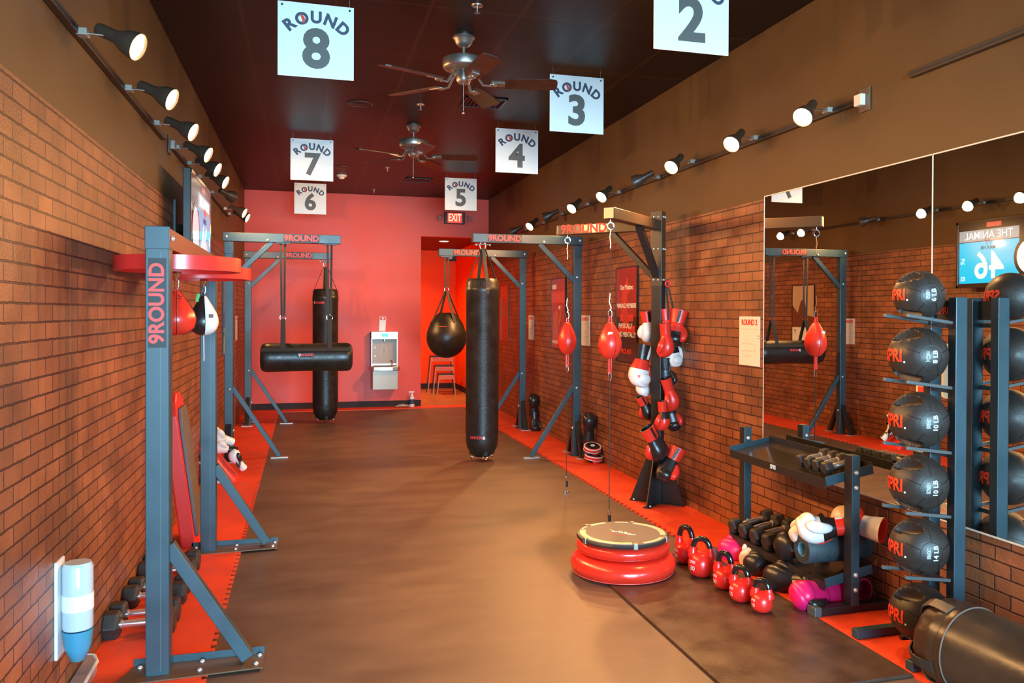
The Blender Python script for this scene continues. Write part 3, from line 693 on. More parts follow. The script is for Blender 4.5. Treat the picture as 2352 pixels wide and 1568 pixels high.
def speed_bag(x, y, ztop, zb, r, ms, label, seam, tail=None):
    t = thing('speed_bag', label, 'speed bag', (x, y, 0))
    bm = bmesh.new(); lathe(bm, [(0, ztop + .006), (.018, ztop + .006), (.022, ztop - .004), (.012, ztop - .02), (.008, ztop - .035), (0, ztop - .035)], n=16)
    mk('swivel', bm, CHROME, t, smooth=50)
    bm = bmesh.new(); tube(bm, [(.010 * math.sin(2 * PI * k / 14), 0, ztop - .052 + .026 * math.cos(2 * PI * k / 14)) for k in range(14)], .0028, 6, True)
    mk('metal_link', bm, CHROME, t, smooth=60)
    zt = ztop - .085; H = zt - zb
    prof = [(0, 0), (.30, .012), (.62, .06), (.90, .17), (1.0, .32), (.97, .45), (.82, .60), (.58, .75), (.36, .88), (.22, .97), (.14, 1.0), (0, 1.0)]
    pr_ = [(p[0] * r, zb + p[1] * H) for p in prof]
    n = 32; rings = []
    body = lathe(bmesh.new(), pr_, n=n)
    o = mk('bag_body', body, ms[0], t, smooth=60, sub=1)
    if len(ms) > 1:
        o.data.materials.append(ms[1])
        for f in o.data.polygons:
            a = math.atan2(f.center.x, -f.center.y)
            if seam[0] < a < seam[1]: f.material_index = 1
    sm = bmesh.new()
    for a in (seam if len(ms) > 1 else (R(8), R(80), R(-60))):
        tube(sm, [Vector((rr * 1.004 * math.sin(a), -rr * 1.004 * math.cos(a), z)) for rr, z in pr_[1:-1]], .0015, 5)
    mk('seam', sm, BLACK, t)
    bm = bmesh.new(); tube(bm, [(-.011, 0, zt - .01), (0, 0, ztop - .07), (.011, 0, zt - .01)], .005, 6); mk('hanging_loop', bm, ms[0], t, smooth=60)
    lc = bmesh.new()
    for k in range(6):
        z = zt - .02 - k * .013; rr = .25 * r + (zt - z) * .55; a = R(35)
        bar(lc, (rr * math.sin(a - .25), -rr * math.cos(a - .25), z), (rr * math.sin(a + .25), -rr * math.cos(a + .25), z - .008), .004, .004)
    mk('lacing', lc, BLACK if len(ms) == 1 else WHITE, t)
    if tail: mk('dangling_cord', tube(bmesh.new(), [(0, 0, zb + .004), (.002, 0, zb - .12), (.001, 0, zb - .14)], .0025, 6), WHITE, t, smooth=60)
    return t
t = speed_bag(-.578, 4.20, 1.678, 1.388, .089, [REDLEATH], 'red leather speed bag hanging from the nearer red platform', (0, 0))
lg = bmesh.new(); add_text(lg, '9', .05, FRONT, (-.055, -.078, 1.50), bold=.001)
me = bpy.data.meshes.new('logo_numeral'); lg.to_mesh(me); lg.free(); me.materials.append(DECALWHT); q = bpy.data.objects.new('logo_numeral', me); COL.objects.link(q); q.parent = t
t = speed_bag(-.546, 4.975, 1.672, 1.365, .080, [BLKLEATH2, WHITELEATH], 'black and white speed bag with a dangling white cord under the farther platform', (R(12), R(150)), True)
mk('green_tag', box(bmesh.new(), (-.028, -.02, 1.575), (.016, .003, .045), Matrix.Rotation(R(12), 3, 'Y')), GREEN, t)
mk('maker_label', box(bmesh.new(), (.045, -.0605, 1.475), (.026, .002, .02), Matrix.Rotation(R(38), 3, 'Z')), GREYV, t)

# ------------------------------------------------------------------ television on the left wall
t = thing('television', 'wall-mounted flat television showing THE ANIMAL 46 on blue, near the left wall', 'television', (-.74, 6.445, 2.10))
hw, hh = .585, .335
mk('cabinet', bx(-.03, .018, -hw, hw, -hh, hh), mat('tv_black', (.015, .013, .012), .3), t, bevel=.004)
bm = bx(.016, .022, -hw, hw, hh - .03, hh); bx(.016, .022, -hw, hw, -hh, -hh + .03, bm); bx(.016, .022, -hw, -hw + .028, -hh, hh, bm); bx(.016, .022, hw - .028, hw, -hh, hh, bm)
mk('bezel', bm, mat('tv_bezel', (.05, .03, .02), .12, coat=.6), t, bevel=.002)
def tvm(name, col, s): return mat(name, tuple(c * .3 for c in col), .06, coat=.8, emis=col, estr=s)
TVB = tvm('screen_blue', (.010, .56, .90), 1.25); TVH = tvm('screen_header_grey', (.42, .45, .48), 1.0); TVD = tvm('screen_dark', (.06, .03, .02), .5); TVW = tvm('screen_white', (.85, .95, 1.0), 1.1); TVR = tvm('screen_red', (.8, .12, .08), .9)
sc_ = mk('screen', bx(.017, .0195, -hw + .028, hw - .028, -hh + .03, hh - .03), TVD, t)
# tile nearest the far edge (local +Y): header, blue field, big numeral
y1 = hw - .045; y0 = y1 - .74
mk('screen_header', bx(.0195, .0205, y0, y1, .125, .235), TVH, sc_)
mk('screen_panel', bx(.0195, .0205, y0, y1, -.29, .118), TVB, sc_)
mk('screen_circle', lathe(bmesh.new(), [(0, .0208), (.20, .0208), (.20, .0215), (0, .0215)], (0, y0 - .14, -.06), 40, basis((0, 1, 0), (0, 0, 1))), TVD, sc_)
mk('screen_dial', lathe(bmesh.new(), [(0, .0217), (.165, .0217), (.165, .022), (0, .022)], (0, y0 - .14, -.06), 40, basis((0, 1, 0), (0, 0, 1))), TVW, sc_)
ym = (y0 + y1) / 2
textobj('screen_text', 'THE ANIMAL', .105, ON_LEFT, (.0215, ym, .178), TVW, sc_, bold=.0005)
textobj('screen_text', 'MAX HR', .05, ON_LEFT, (.0215, ym, .055), tvm('screen_navy', (.02, .12, .22), .5), sc_, bold=.0005)
textobj('screen_text', '46', .37, ON_LEFT, (.0215, ym - .01, -.13), TVW, sc_, bold=.006)
textobj('screen_text', '%', .09, ON_LEFT, (.0215, y1 - .05, -.07), TVW, sc_)
textobj('screen_text', '82', .062, ON_LEFT, (.0215, y1 - .05, -.245), TVW, sc_)
bm = bmesh.new(); seq = [(-.28, 0), (-.05, 0), (-.03, -.03), (-.012, .035), (.01, -.045), (.03, .03), (.04, 0), (.28, 0)]
for a, b in zip(seq, seq[1:]): bar(bm, (.0212, ym + a[0], .12 + a[1]), (.0212, ym + b[0], .12 + b[1]), .001, .006, (1, 0, 0))
mk('screen_pulse_line', bm, TVR, sc_)
mk('screen_badge', bx(.0195, .0208, ym - .16, ym + .02, .255, .30), TVR, sc_)
bm = bx(-.14, -.126, -.20, .20, -.17, .17); mk('wall_plate', bm, BLACK, t)
bm = bmesh.new(); bar(bm, (-.13, -.16, -.02), (-.05, -.05, -.02), .03, .05); bar(bm, (-.13, .16, -.02), (-.05, .05, -.02), .03, .05); box(bm, (-.04, 0, -.02), (.02, .4, .3))
mk('mount_arm', bm, mat('mount_gunmetal', (.08, .06, .04), .25, .6), t)
tube(bm := bmesh.new(), [(-.12, -.28, -.20), (-.10, -.30, -.28), (-.12, -.24, -.33), (-.05, -.2, -.30), (-.03, -.15, -.2)], .006, 6); mk('cable', bm, BLACK, t, smooth=60)

# ------------------------------------------------------------------ posters and sheets
def poster(side, y0, y1, z0, z1, label, build, name='poster', cat='poster', framem=None, th=.012):
    t = thing(name, label, cat, ((XR - .009) if side == 'R' else (XL + .009), (y0 + y1) / 2, (z0 + z1) / 2))
    s = -1 if side == 'R' else 1; a, b = (y1 - y0) / 2, (z1 - z0) / 2; M = ON_RIGHT if side == 'R' else ON_LEFT
    build(t, s, a, b, M); return t
def poster_body(base, framem):
    def f(t, s, a, b, M):
        mk('backing', bx(0, s * .012, -a, a, -b, b), base, t)
        if framem:
            bm = bx(0, s * .018, -a - .012, -a, -b - .012, b + .012); bx(0, s * .018, a, a + .012, -b - .012, b + .012, bm); bx(0, s * .018, -a, a, b, b + .012, bm); bx(0, s * .018, -a, a, -b - .012, -b, bm)
            mk('frame', bm, framem, t)
    return f
def ptext(t, s, M, lines):
    for txt, size, z, m_, off in lines: textobj('lettering', txt, size, M, (s * .0135, off, z), m_, t, bold=size * .02, extrude=.0006)
PBRN = mat('poster_frame_black', (.03, .02, .018), .3); POSTR = mat('poster_maroon', (.30, .028, .018), .25, coat=.5, var=.15, vscale=4); POSTD = mat('poster_dark', (.035, .02, .015), .22, coat=.5)
GLS = mat('poster_red_print', (.55, .05, .035), .25, coat=.5)
def b1(t, s, a, b, M):
    poster_body(POSTD, PBRN)(t, s, a, b, M)
    mk('red_background', bx(s * .012, s * .0128, -a, a, -.02, b), POSTR, t)
    bm = bmesh.new(); tube(bm, [(0, .0, -.12), (0, .04, .02), (0, .05, .18), (0, -.03, .30), (0, -.06, .2)], [.07, .08, .07, .045, .03], 8)
    for v in bm.verts: v.co.x = s * .0128 + s * .0012 * (v.co.x > 0)
    mk('fighter_silhouette', bm, GLS, t)
    bm = bmesh.new()
    for zz, nn in ((b - .46, 7), (b - .56, 9)):
        for k in range(nn): bx(s * .0128, s * .0138, -nn * .023 + k * .046, -nn * .023 + k * .046 + .034, zz - .032, zz + .032, bm)
    mk('blurred_print', bm, DECALRED, t)
    ptext(t, s, M, (('Our Mission:', .062, b - .18, DECALWHT, 0), ('MAKING MEMBERS', .058, b - .35, DECALWHT, 0), ('PHYSICALLY', .062, -.105, DECALWHT, .02), ('AND MENTALLY', .062, -.185, DECALWHT, 0), ('9ROUND', .062, -b + .09, DECALRED, 0)))
poster('R', 6.905, 7.405, 1.055, 1.915, 'framed maroon and black Our Mission poster between the two double-end bags', b1)
def b2(t, s, a, b, M):
    poster_body(POSTR, PBRN)(t, s, a, b, M)
    mk('red_panel', bx(s * .012, s * .0126, -a, a, b - .28, b - .15), GLS, t)
    ptext(t, s, M, (('9ROUND', .05, -b + .07, DECALWHT, .12),))
    bm = bmesh.new(); random.seed(5)
    for z0, y0, nn, hz in ((b - .09, .24, 5, .05), (b - .335, -.02, 4, .042)):
        for k in range(nn): bx(s * .0128, s * .0136, *sorted((y0 - k * .034, y0 - k * .034 - .024)), z0 - hz / 2, z0 + hz / 2, bm)
    mk('blurred_print', bm, DECALWHT, t)
    bm = bmesh.new()
    for k in range(7): bx(s * .0128, s * .0136, *sorted((.22 - k * .062, .22 - k * .062 - .045)), b - .255, b - .175, bm)
    mk('blurred_print', bm, mat('poster_pink_print', (.62, .09, .07), .3), t)
    bm = bmesh.new(); tube(bm, [(0, .12, -.38), (0, .1, -.2), (0, .12, -.06), (0, .02, .03)], [.09, .11, .09, .05], 8); tube(bm, [(0, -.02, -.12), (0, -.10, -.04), (0, -.12, .10)], [.05, .04, .03], 8)
    for v in bm.verts: v.co.x = s * .0128 + s * .0012 * (v.co.x > 0)
    mk('fighter_figure', bm, mat('poster_skin_print', (.42, .10, .045), .3, coat=.4), t)
poster('R', 9.04, 9.58, 1.085, 1.895, 'framed red poster of a fighter behind the nearer double-end bag', b2)
def b3(t, s, a, b, M):
    poster_body(POSTD, mat('poster_frame_red', (.35, .03, .015), .3))(t, s, a, b, M)
    mk('red_background', bx(s * .012, s * .0128, -a, a, b - .19, b), mat('poster_orange_red', (.75, .06, .02), .3), t)
    bm = bmesh.new(); tube(bm, [(0, 0, -.05), (0, 0, .06), (0, .01, .14)], [.09, .10, .05], 8)
    for v in bm.verts: v.co.x = s * .0128 + s * .0012 * (v.co.x > 0)
    mk('figure_torso', bm, mat('poster_ochre_print', (.36, .15, .03), .35), t)
poster('R', 11.87, 12.28, 1.085, 1.895, 'narrow far poster with an orange-red top, left of the farther right stand', b3)
def sheet(title, lines=True):
    def f(t, s, a, b, M):
        mk('sheet', bx(0, s * .004, -a, a, -b, b), PAPER, t)
        sz = .052 if len(title) < 9 else .05
        textobj('title', title, sz, M, (s * .005, 0, b - .04), DECALRED if title else SIGNG, t, bold=.0015, extrude=.0005, sx=.88)
        bm = bmesh.new(); random.seed(len(title) + int(a * 1e4))
        bx(s * .0042, s * .0046, -a * .85, a * .85, b - .085, b - .083, bm)
        for z0, w0 in ((b - .13, .35), (b - .147, .45)): bx(s * .0042, s * .0046, *sorted((-s * -a * .8 * 1, -s * -a * .8 + s * w0 * a)), z0, z0 + .006, bm)
        mk('print', bm, mat('sheet_print_grey', (.4, .36, .33), .6), t)
        bm = bmesh.new()
        for z0, nn in ((b - .18, 9), (b - .23, 11), (b - .265, 7)):
            u = -a * .7
            for k in range(nn):
                u2 = u + a * .12; bar(bm, (s * .0048, -u * -s, z0 + random.uniform(-.006, .006)), (s * .0048, -u2 * -s, z0 + random.uniform(-.008, .008)), .001, .0016, (1, 0, 0)); u = u2
        mk('handwriting', bm, mat('marker_grey', (.32, .28, .26), .6), t)
    return f
for side, y0, y1, z0, z1, ttl, lab in (('R', 4.822, 5.09, 1.153, 1.48, 'ROUND 2', 'white ROUND 2 workout sheet on the brick just left of the mirror'),
        ('R', 8.21, 8.48, 1.153, 1.474, 'ROUND 4', 'white workout sheet half hidden behind the nearer right bag stand post'),
        ('R', 10.42, 10.69, 1.145, 1.465, 'ROUND 5', 'white workout sheet right of the farther right bag stand post'),
        ('L', 11.55, 11.82, 1.123, 1.442, 'ROUND 6', 'white workout sheet edge-on at the far left wall between the stands'),
        ('L', 8.88, 9.14, 1.123, 1.442, 'ROUND 7', 'white workout sheet on the left wall, seen only in the mirror')):
    poster(side, y0, y1, z0, z1, lab, sheet(ttl), 'workout_sheet', 'paper sheet')
def b4(t, s, a, b, M):
    poster_body(mat('poster_sky_print', (.55, .38, .24), .3, coat=.4), PBRN)(t, s, a, b, M)
    pts = [(-a, -.14), (a, -.14), (a, .16), (a * .5, .05), (a * .2, .22), (-a * .1, .25), (-a * .4, .02), (-a, .0)]
    mk('rocky_ground', prism(bmesh.new(), pts, .0125, .0135, M), mat('poster_brown_print', (.16, .05, .02), .3, coat=.4), t)
    mk('white_band', bx(.012, .0134, -a, a, -b, -.145), PAPER, t)
    ptext(t, s, M, (('Y', .085, -.21, SIGNG, .19), ('M', .085, -.21, SIGNG, -.19)))
poster('L', 9.73, 10.24, 1.03, 1.885, 'poster of a rocky landscape with YOU lettering, seen reflected in the mirror', b4)
t = thing('paper_notice', 'small white and red paper notice above the drinking fountain', 'notice', (1.155, YB - .006, 1.315))
mk('sheet', box(bmesh.new(), (0, 0, 0), (.10, .004, .225), Matrix.Rotation(R(3), 3, 'Y')), WHITE, t); mk('red_header', box(bmesh.new(), (.004, -.0025, .082), (.086, .002, .05), Matrix.Rotation(R(3), 3, 'Y')), DECALRED, t)
mk('white_mark', lathe(bmesh.new(), [(0, -.0045), (.016, -.0045), (.016, -.003), (0, -.003)], (.004, 0, .085), 14, basis((1, 0, 0), (0, 0, -1))), WHITE, t)

# ------------------------------------------------------------------ drinking fountain
t = thing('drinking_fountain', 'steel bottle-filling drinking fountain mounted on the red back wall', 'drinking fountain', (1.175, YB - .001, 0))
bm = bx(-.205, -.185, -.14, 0, .66, 1.19); bx(.185, .205, -.14, 0, .66, 1.19, bm); bx(-.205, .205, -.15, 0, 1.075, 1.195, bm); bx(-.19, .19, -.02, 0, .66, 1.08, bm)
mk('filler_hood', bm, BRUSHED, t, bevel=.004)
mk('alcove_panel', bx(-.184, .184, -.030, -.02, .69, 1.074), mat('fountain_taupe', (.34, .23, .14), .35), t)
mk('display', bx(-.045, .05, -.153, -.15, 1.115, 1.165), mat('fountain_display', (.02, .3, .45), .2, emis=(.02, .45, .7), estr=.8), t)
mk('filler_nozzle', cyl(bmesh.new(), (0, -.085, 1.075), (0, -.085, 1.045), .012, 12), CHROME, t, smooth=40)
pts = [(-.035, .78), (.035, .78), (.037, .79), (.037, .93), (.018, .965), (.016, 1.0), (-.016, 1.0), (-.018, .965), (-.037, .93), (-.037, .79)]
bm = bmesh.new()
tube(bm, [(x, -.032, z) for x, z in pts], .003, 6, True); mk('bottle_outline', bm, mat('pale_print', (.75, .68, .58), .4), t)
mk('sensor_eye', lathe(bmesh.new(), [(0, 0), (.006, 0), (.006, .003), (0, .003)], (0, -.036, .90), 10, frame_of(Vector((0, -1, 0)))), BLACK, t)
mk('side_print', bx(-.155, -.13, -.032, -.030, .93, .96, bx(-.15, -.125, -.032, -.030, .80, .825)), MATS['pale_print'], t)
bm = bmesh.new(); prism(bm, [(-.215, 0), (.215, 0), (.215, -.33), (.19, -.37), (.10, -.385), (-.10, -.385), (-.19, -.37), (-.215, -.33)], .60, .665)
mk('basin_body', bm, BRUSHED, t, bevel=.008)
mk('basin_bowl', lathe(bmesh.new(), [(0, .648), (.12, .652), (.165, .668), (.175, .672), (.18, .668)], (0, -.20, 0), 36, None, 1.05, .8), CHROME, t, smooth=40)
mk('bubbler', tube(bmesh.new(), [(.11, -.18, .665), (.115, -.19, .72), (.10, -.21, .75), (.085, -.23, .745)], .009, 8), CHROME, t, smooth=60)
mk('push_bar', bx(-.09, .09, -.390, -.382, .615, .65), BRUSHED, t, bevel=.002)
mk('lower_cabinet', bx(-.192, .192, -.29, 0, .305, .60), mat('cabinet_grey_beige', (.42, .32, .24), .35, .2), t, bevel=.005)
# spray bottle and cloth on the floor
t = thing('spray_bottle', 'white trigger spray bottle with a navy label standing by the red wall', 'spray bottle', (1.605, 13.19, .011))
mk('bottle_body', lathe(bmesh.new(), [(0, 0), (.036, 0), (.04, .01), (.04, .125), (.034, .15), (.018, .18), (.015, .20), (0, .20)], n=24), WHITE, t, smooth=50)
mk('label_band', lathe(bmesh.new(), [(.0405, .045), (.0412, .046), (.0412, .118), (.0405, .119)], n=24), NAVY, t)
bm = bmesh.new(); cyl(bm, (0, 0, .195), (0, 0, .225), .014, 12); box(bm, (-.01, 0, .236), (.085, .024, .022)); tube(bm, [(-.03, 0, .228), (-.036, 0, .20), (-.028, 0, .18)], .005, 6)
mk('trigger_head', bm, WHITE, t, smooth=40)
bm = bmesh.new(); random.seed(3); n = 14; g = []
for i in range(n):
    g.append([bm.verts.new((.24 * (i / (n - 1) - .5), .12 * (j / 8 - .5), .012 + .05 * abs(math.sin(i * 1.3 + j * .7)) * math.sin(PI * i / (n - 1)) * math.sin(PI * j / 8) + random.uniform(0, .008))) for j in range(9)])
for i in range(n - 1):
    for j in range(8): bm.faces.new((g[i][j], g[i + 1][j], g[i + 1][j + 1], g[i][j + 1]))
o = mk('cleaning_cloth', bm, CLOTH, smooth=80, sub=1, solid=.004); o.location = (1.46, 13.2, .005); tag(o, 'crumpled grey cloth lying beside the spray bottle', 'cloth')

# ------------------------------------------------------------------ corridor contents
for i, (wd, hh_, yy, xx) in enumerate(((.40, .66, 15.6, 2.44), (.325, .50, 15.35, 2.45), (.27, .36, 15.12, 2.45))):
    t = thing('step_platform', ['tallest platform of the three nested 9ROUND step platforms in the corridor', 'middle platform of the three nested 9ROUND step platforms', 'lowest front platform of the three nested 9ROUND step platforms'][i], 'step platform', (xx, yy, .001), 0, 'nested step platforms in the corridor')
    a = wd / 2
    mk('top', bx(-a - .005, a + .005, -.09, .11, hh_, hh_ + .025), BLACK, t, bevel=.003)
    fb = mk('front_board', bx(-a, a, -.095, -.08, hh_ - .075, hh_ - .002), TAPE, t)
    textobj('logo_lettering', '9ROUND', .07 * wd / .4 + .008, FRONT, (0, -.0965, hh_ - .04), DECALORG, fb, bold=.002)
    for sx in (-1, 1):
        for yb in (-.085, .105):
            mk('leg', bar(bmesh.new(), (sx * (a - .008), yb, hh_), (sx * (a + hh_ * .085), yb, 0), .016, .016, (0, 1, 0)), TAPE if yb < 0 else BLACK, t)
t = thing('emergency_light', 'small black twin-lamp fixture high on the corridor end wall', 'emergency light', (2.76, YC - .01, 2.60))
mk('fixture_body', bx(-.10, .10, -.06, 0, -.09, .05), BLACK, t, bevel=.01)
mk('lamp_lens', lathe(bmesh.new(), [(0, .02), (.035, .02), (.035, .03), (.03, 0), (0, 0)], (-.03, -.07, -.02), 16, frame_of(Vector((-.3, -1, 0)))), BRUSHED, t, smooth=40)
def downlight(x, y, label, pw=170):
    t = thing('downlight', label, 'downlight', (x, y, 2.71), 0, 'recessed lights in the corridor ceiling')
    mk('trim_ring', torus(bmesh.new(), (0, 0, -.002), .085, .008, n=28), CREAM, t, smooth=60)
    mk('lens', lathe(bmesh.new(), [(0, -.006), (.08, -.006), (.08, -.001), (0, -.001)], n=28), DLGLOW, t)
    l = bpy.data.lights.new('downlight_lamp', 'SPOT'); l.energy = pw; l.color = (1, .55, .25); l.spot_size = R(130); l.spot_blend = 1; l.shadow_soft_size = .07
    lo = bpy.data.objects.new('downlight_lamp', l); COL.objects.link(lo); lo.parent = t; lo.location = (0, 0, -.02)
downlight(2.25, 14.1, 'nearer recessed light in the dark corridor ceiling')
downlight(1.86, 15.4, 'farther recessed light at the left of the corridor ceiling')

# ------------------------------------------------------------------ corner stand with two arms
PX, PY = 2.65, 6.03
t = thing('corner_bag_stand', 'two-armed corner stand draped with boxing gloves, right of the double-end bags', 'bag stand', (PX, PY, 0), R(45))
W = .083   # local: +X = world (.7,.7); arms go along local -X (towards camera-left) and local +Y (away-left)
mk('post', bx(-W / 2, W / 2, -W / 2, W / 2, .012, 2.0), STEELB, t, bevel=.003)
mk('post_bracket', bx(-W / 2 - .005, W / 2 + .003, -W / 2 - .003, W / 2 + .005, 1.71, 2.295), mat('bracket_bronze', (.075, .045, .025), .35), t, bevel=.003)
LA2, LA1 = .93, .88
for nm, d, L in (('near', Vector((-1, 0, 0)), LA2), ('far', Vector((0, 1, 0)), LA1)):
    z = 2.185
    bm = bar(bmesh.new(), d * .045 + Vector((0, 0, z)), d * L + Vector((0, 0, z)), .078, .078); mk('arm', bm, MATS['bracket_bronze'], t, bevel=.003)
    bm = bar(bmesh.new(), d * L + Vector((0, 0, z)), d * (L + .004) + Vector((0, 0, z)), .072, .072); mk('arm_end_cap', bm, PEWTER, t)
    bm = bar(bmesh.new(), d * .045 + Vector((0, 0, 1.79)), d * .40 + Vector((0, 0, 2.15)), .045, .05, d.cross(Vector((0, 0, 1)))); mk('brace', bm, STEELB, t, bevel=.003)
for z in (1.76, 2.0, 2.25):
    for q in (-.018, .018):
        bolt(t, (-W / 2 - .006, q, z), (-1, 0, 0), .008); bolt(t, (q, -W / 2 - .004, z), (0, -1, 0), .008)
st = mk('sticker', bx(-W / 2 + .0005, -W / 2 + .0025, .42, .86, 2.153, 2.217), mat('sticker_orange_glare', (.10, .045, .03), .15, coat=.6), t)
logo('logo_lettering', st, basis((0, -1, 0), (0, 0, 1)), (-W / 2 - .0005, .635, 2.185), .10)
for k in range(4):
    M = Matrix.Rotation(PI / 2 * k, 3, 'Z'); bm = bmesh.new()
    prism(bm, [(W / 2, .02), (W / 2, .40), (.075, .40), (.225, .02)], -.004, .004, basis(M @ Vector((1, 0, 0)), (0, 0, 1)))
    mk('base_fin', bm, STEELB, t)
    bm = bmesh.new(); box(bm, M @ Vector((.13, 0, .016)), (.19, .05, .008), M); mk('base_foot', bm, STEELB, t)
    bolt(t, M @ Vector((.19, .018, .02)), (0, 0, 1), .009)

# double-end bags
def double_end(x, y, zbeam, zt, zb, r, label, tiltx=0.0):
    t = thing('double_end_bag', label, 'double-end bag', (x, y, 0))
    bm = bmesh.new(); tube(bm, [(0, 0, zbeam), (0, 0, zbeam - .02)], .005, 8); torus(bm, (0, 0, zbeam - .045), .024, .006, FRONT, 18, 6); mk('eye_bolt', bm, CHROME, t, smooth=60)
    bm = bmesh.new(); tube(bm, [(.004, 0, zbeam - .07), (-.004, 0, zbeam - .12), (.003, 0, zbeam - .17), (0, 0, zbeam - .2)], .004, 6); mk('top_hook', bm, BRUSHED, t, smooth=60)
    tube(bm := bmesh.new(), [(0, 0, zbeam - .19), (0, 0, zt + .19)], .0022, 6); mk('upper_cord', bm, WEB, t)
    tube(bm := bmesh.new(), [(0, 0, zt + .2), (-.006, 0, zt + .14), (.008, 0, zt + .10), (.0, 0, zt + .08)], .004, 6); mk('s_hook', bm, BRUSHED, t, smooth=60)
    tube(bm := bmesh.new(), [(.014 * math.sin(2 * PI * k / 14), 0, zt + .055 + .035 * math.cos(2 * PI * k / 14)) for k in range(14)], .003, 6, True); mk('carabiner', bm, CHROME, t, smooth=60)
    H = zt - zb; prof = [(0, 0), (.40, 0), (.45, .02), (.72, .10), (.93, .24), (1, .38), (.96, .52), (.80, .68), (.56, .84), (.36, .95), (.26, 1), (0, 1)]
    pr_ = [(p[0] * r, zb + p[1] * H) for p in prof]
    mk('bag_body', lathe(bmesh.new(), pr_, n=32), REDLEATH, t, smooth=60, sub=1)
    bm = bmesh.new()
    for a in (R(10), R(-80), R(95)): tube(bm, [Vector((rr * 1.003 * math.sin(a), -rr * 1.003 * math.cos(a), z)) for rr, z in pr_[1:-1]], .0012, 5)
    mk('seam', bm, mat('dark_red_seam', (.25, .01, .005), .5), t)
    bm = bmesh.new(); bar(bm, (-.012, 0, zt - .01), (-.006, 0, zt + .04), .006, .016, (0, 1, 0)); bar(bm, (.012, 0, zt - .01), (.006, 0, zt + .04), .006, .016, (0, 1, 0)); mk('top_loop', bm, REDLEATH, t)
    bm = bmesh.new(); bar(bm, (-.008, 0, zb), (-.007, 0, zb - .10), .008, .014, (0, 1, 0)); bar(bm, (.008, 0, zb), (.007, 0, zb - .10), .008, .014, (0, 1, 0)); mk('bottom_loop', bm, REDLEATH, t)
    tube(bm := bmesh.new(), [(.011 * math.sin(2 * PI * k / 14), 0, zb - .125 + .03 * math.cos(2 * PI * k / 14)) for k in range(14)], .003, 6, True); mk('carabiner', bm, CHROME, t, smooth=60)
    bar(bm := bmesh.new(), (0, 0, zb - .15), (0, 0, .13), .009, .003, (1, 0, 0)); mk('elastic_strap', bm, WEB, t)
    bm = bmesh.new(); tube(bm, [(.010 * math.sin(2 * PI * k / 12), 0, .105 + .032 * math.cos(2 * PI * k / 12)) for k in range(12)], .0035, 6, True); mk('floor_carabiner', bm, CHROME, t, smooth=60)
    bm = bmesh.new(); box(bm, (.004, 0, .075), (.02, .008, .05)); mk('floor_strap', bm, BLACK, t)
    bm = bmesh.new(); torus(bm, (0, 0, .016), .014, .004, FRONT, 12, 6); box(bm, (0, 0, .003), (.05, .03, .006)); mk('floor_anchor', bm, CHROME, t, smooth=60)
    return t
double_end(2.085, 6.605, 2.146, 1.42, 1.155, .079, 'farther smaller red double-end bag, hanging beside the nearer right bag stand')
t = double_end(2.018, 5.41, 2.146, 1.435, 1.185, .083, 'nearer larger red double-end bag hanging from the end of the corner stand arm')
mk('white_label', box(bmesh.new(), (-.022, -.063, 1.36), (.032, .002, .022), Matrix.Rotation(R(-8), 3, 'Z') @ Matrix.Rotation(R(25), 3, 'X')), WHITE, t)

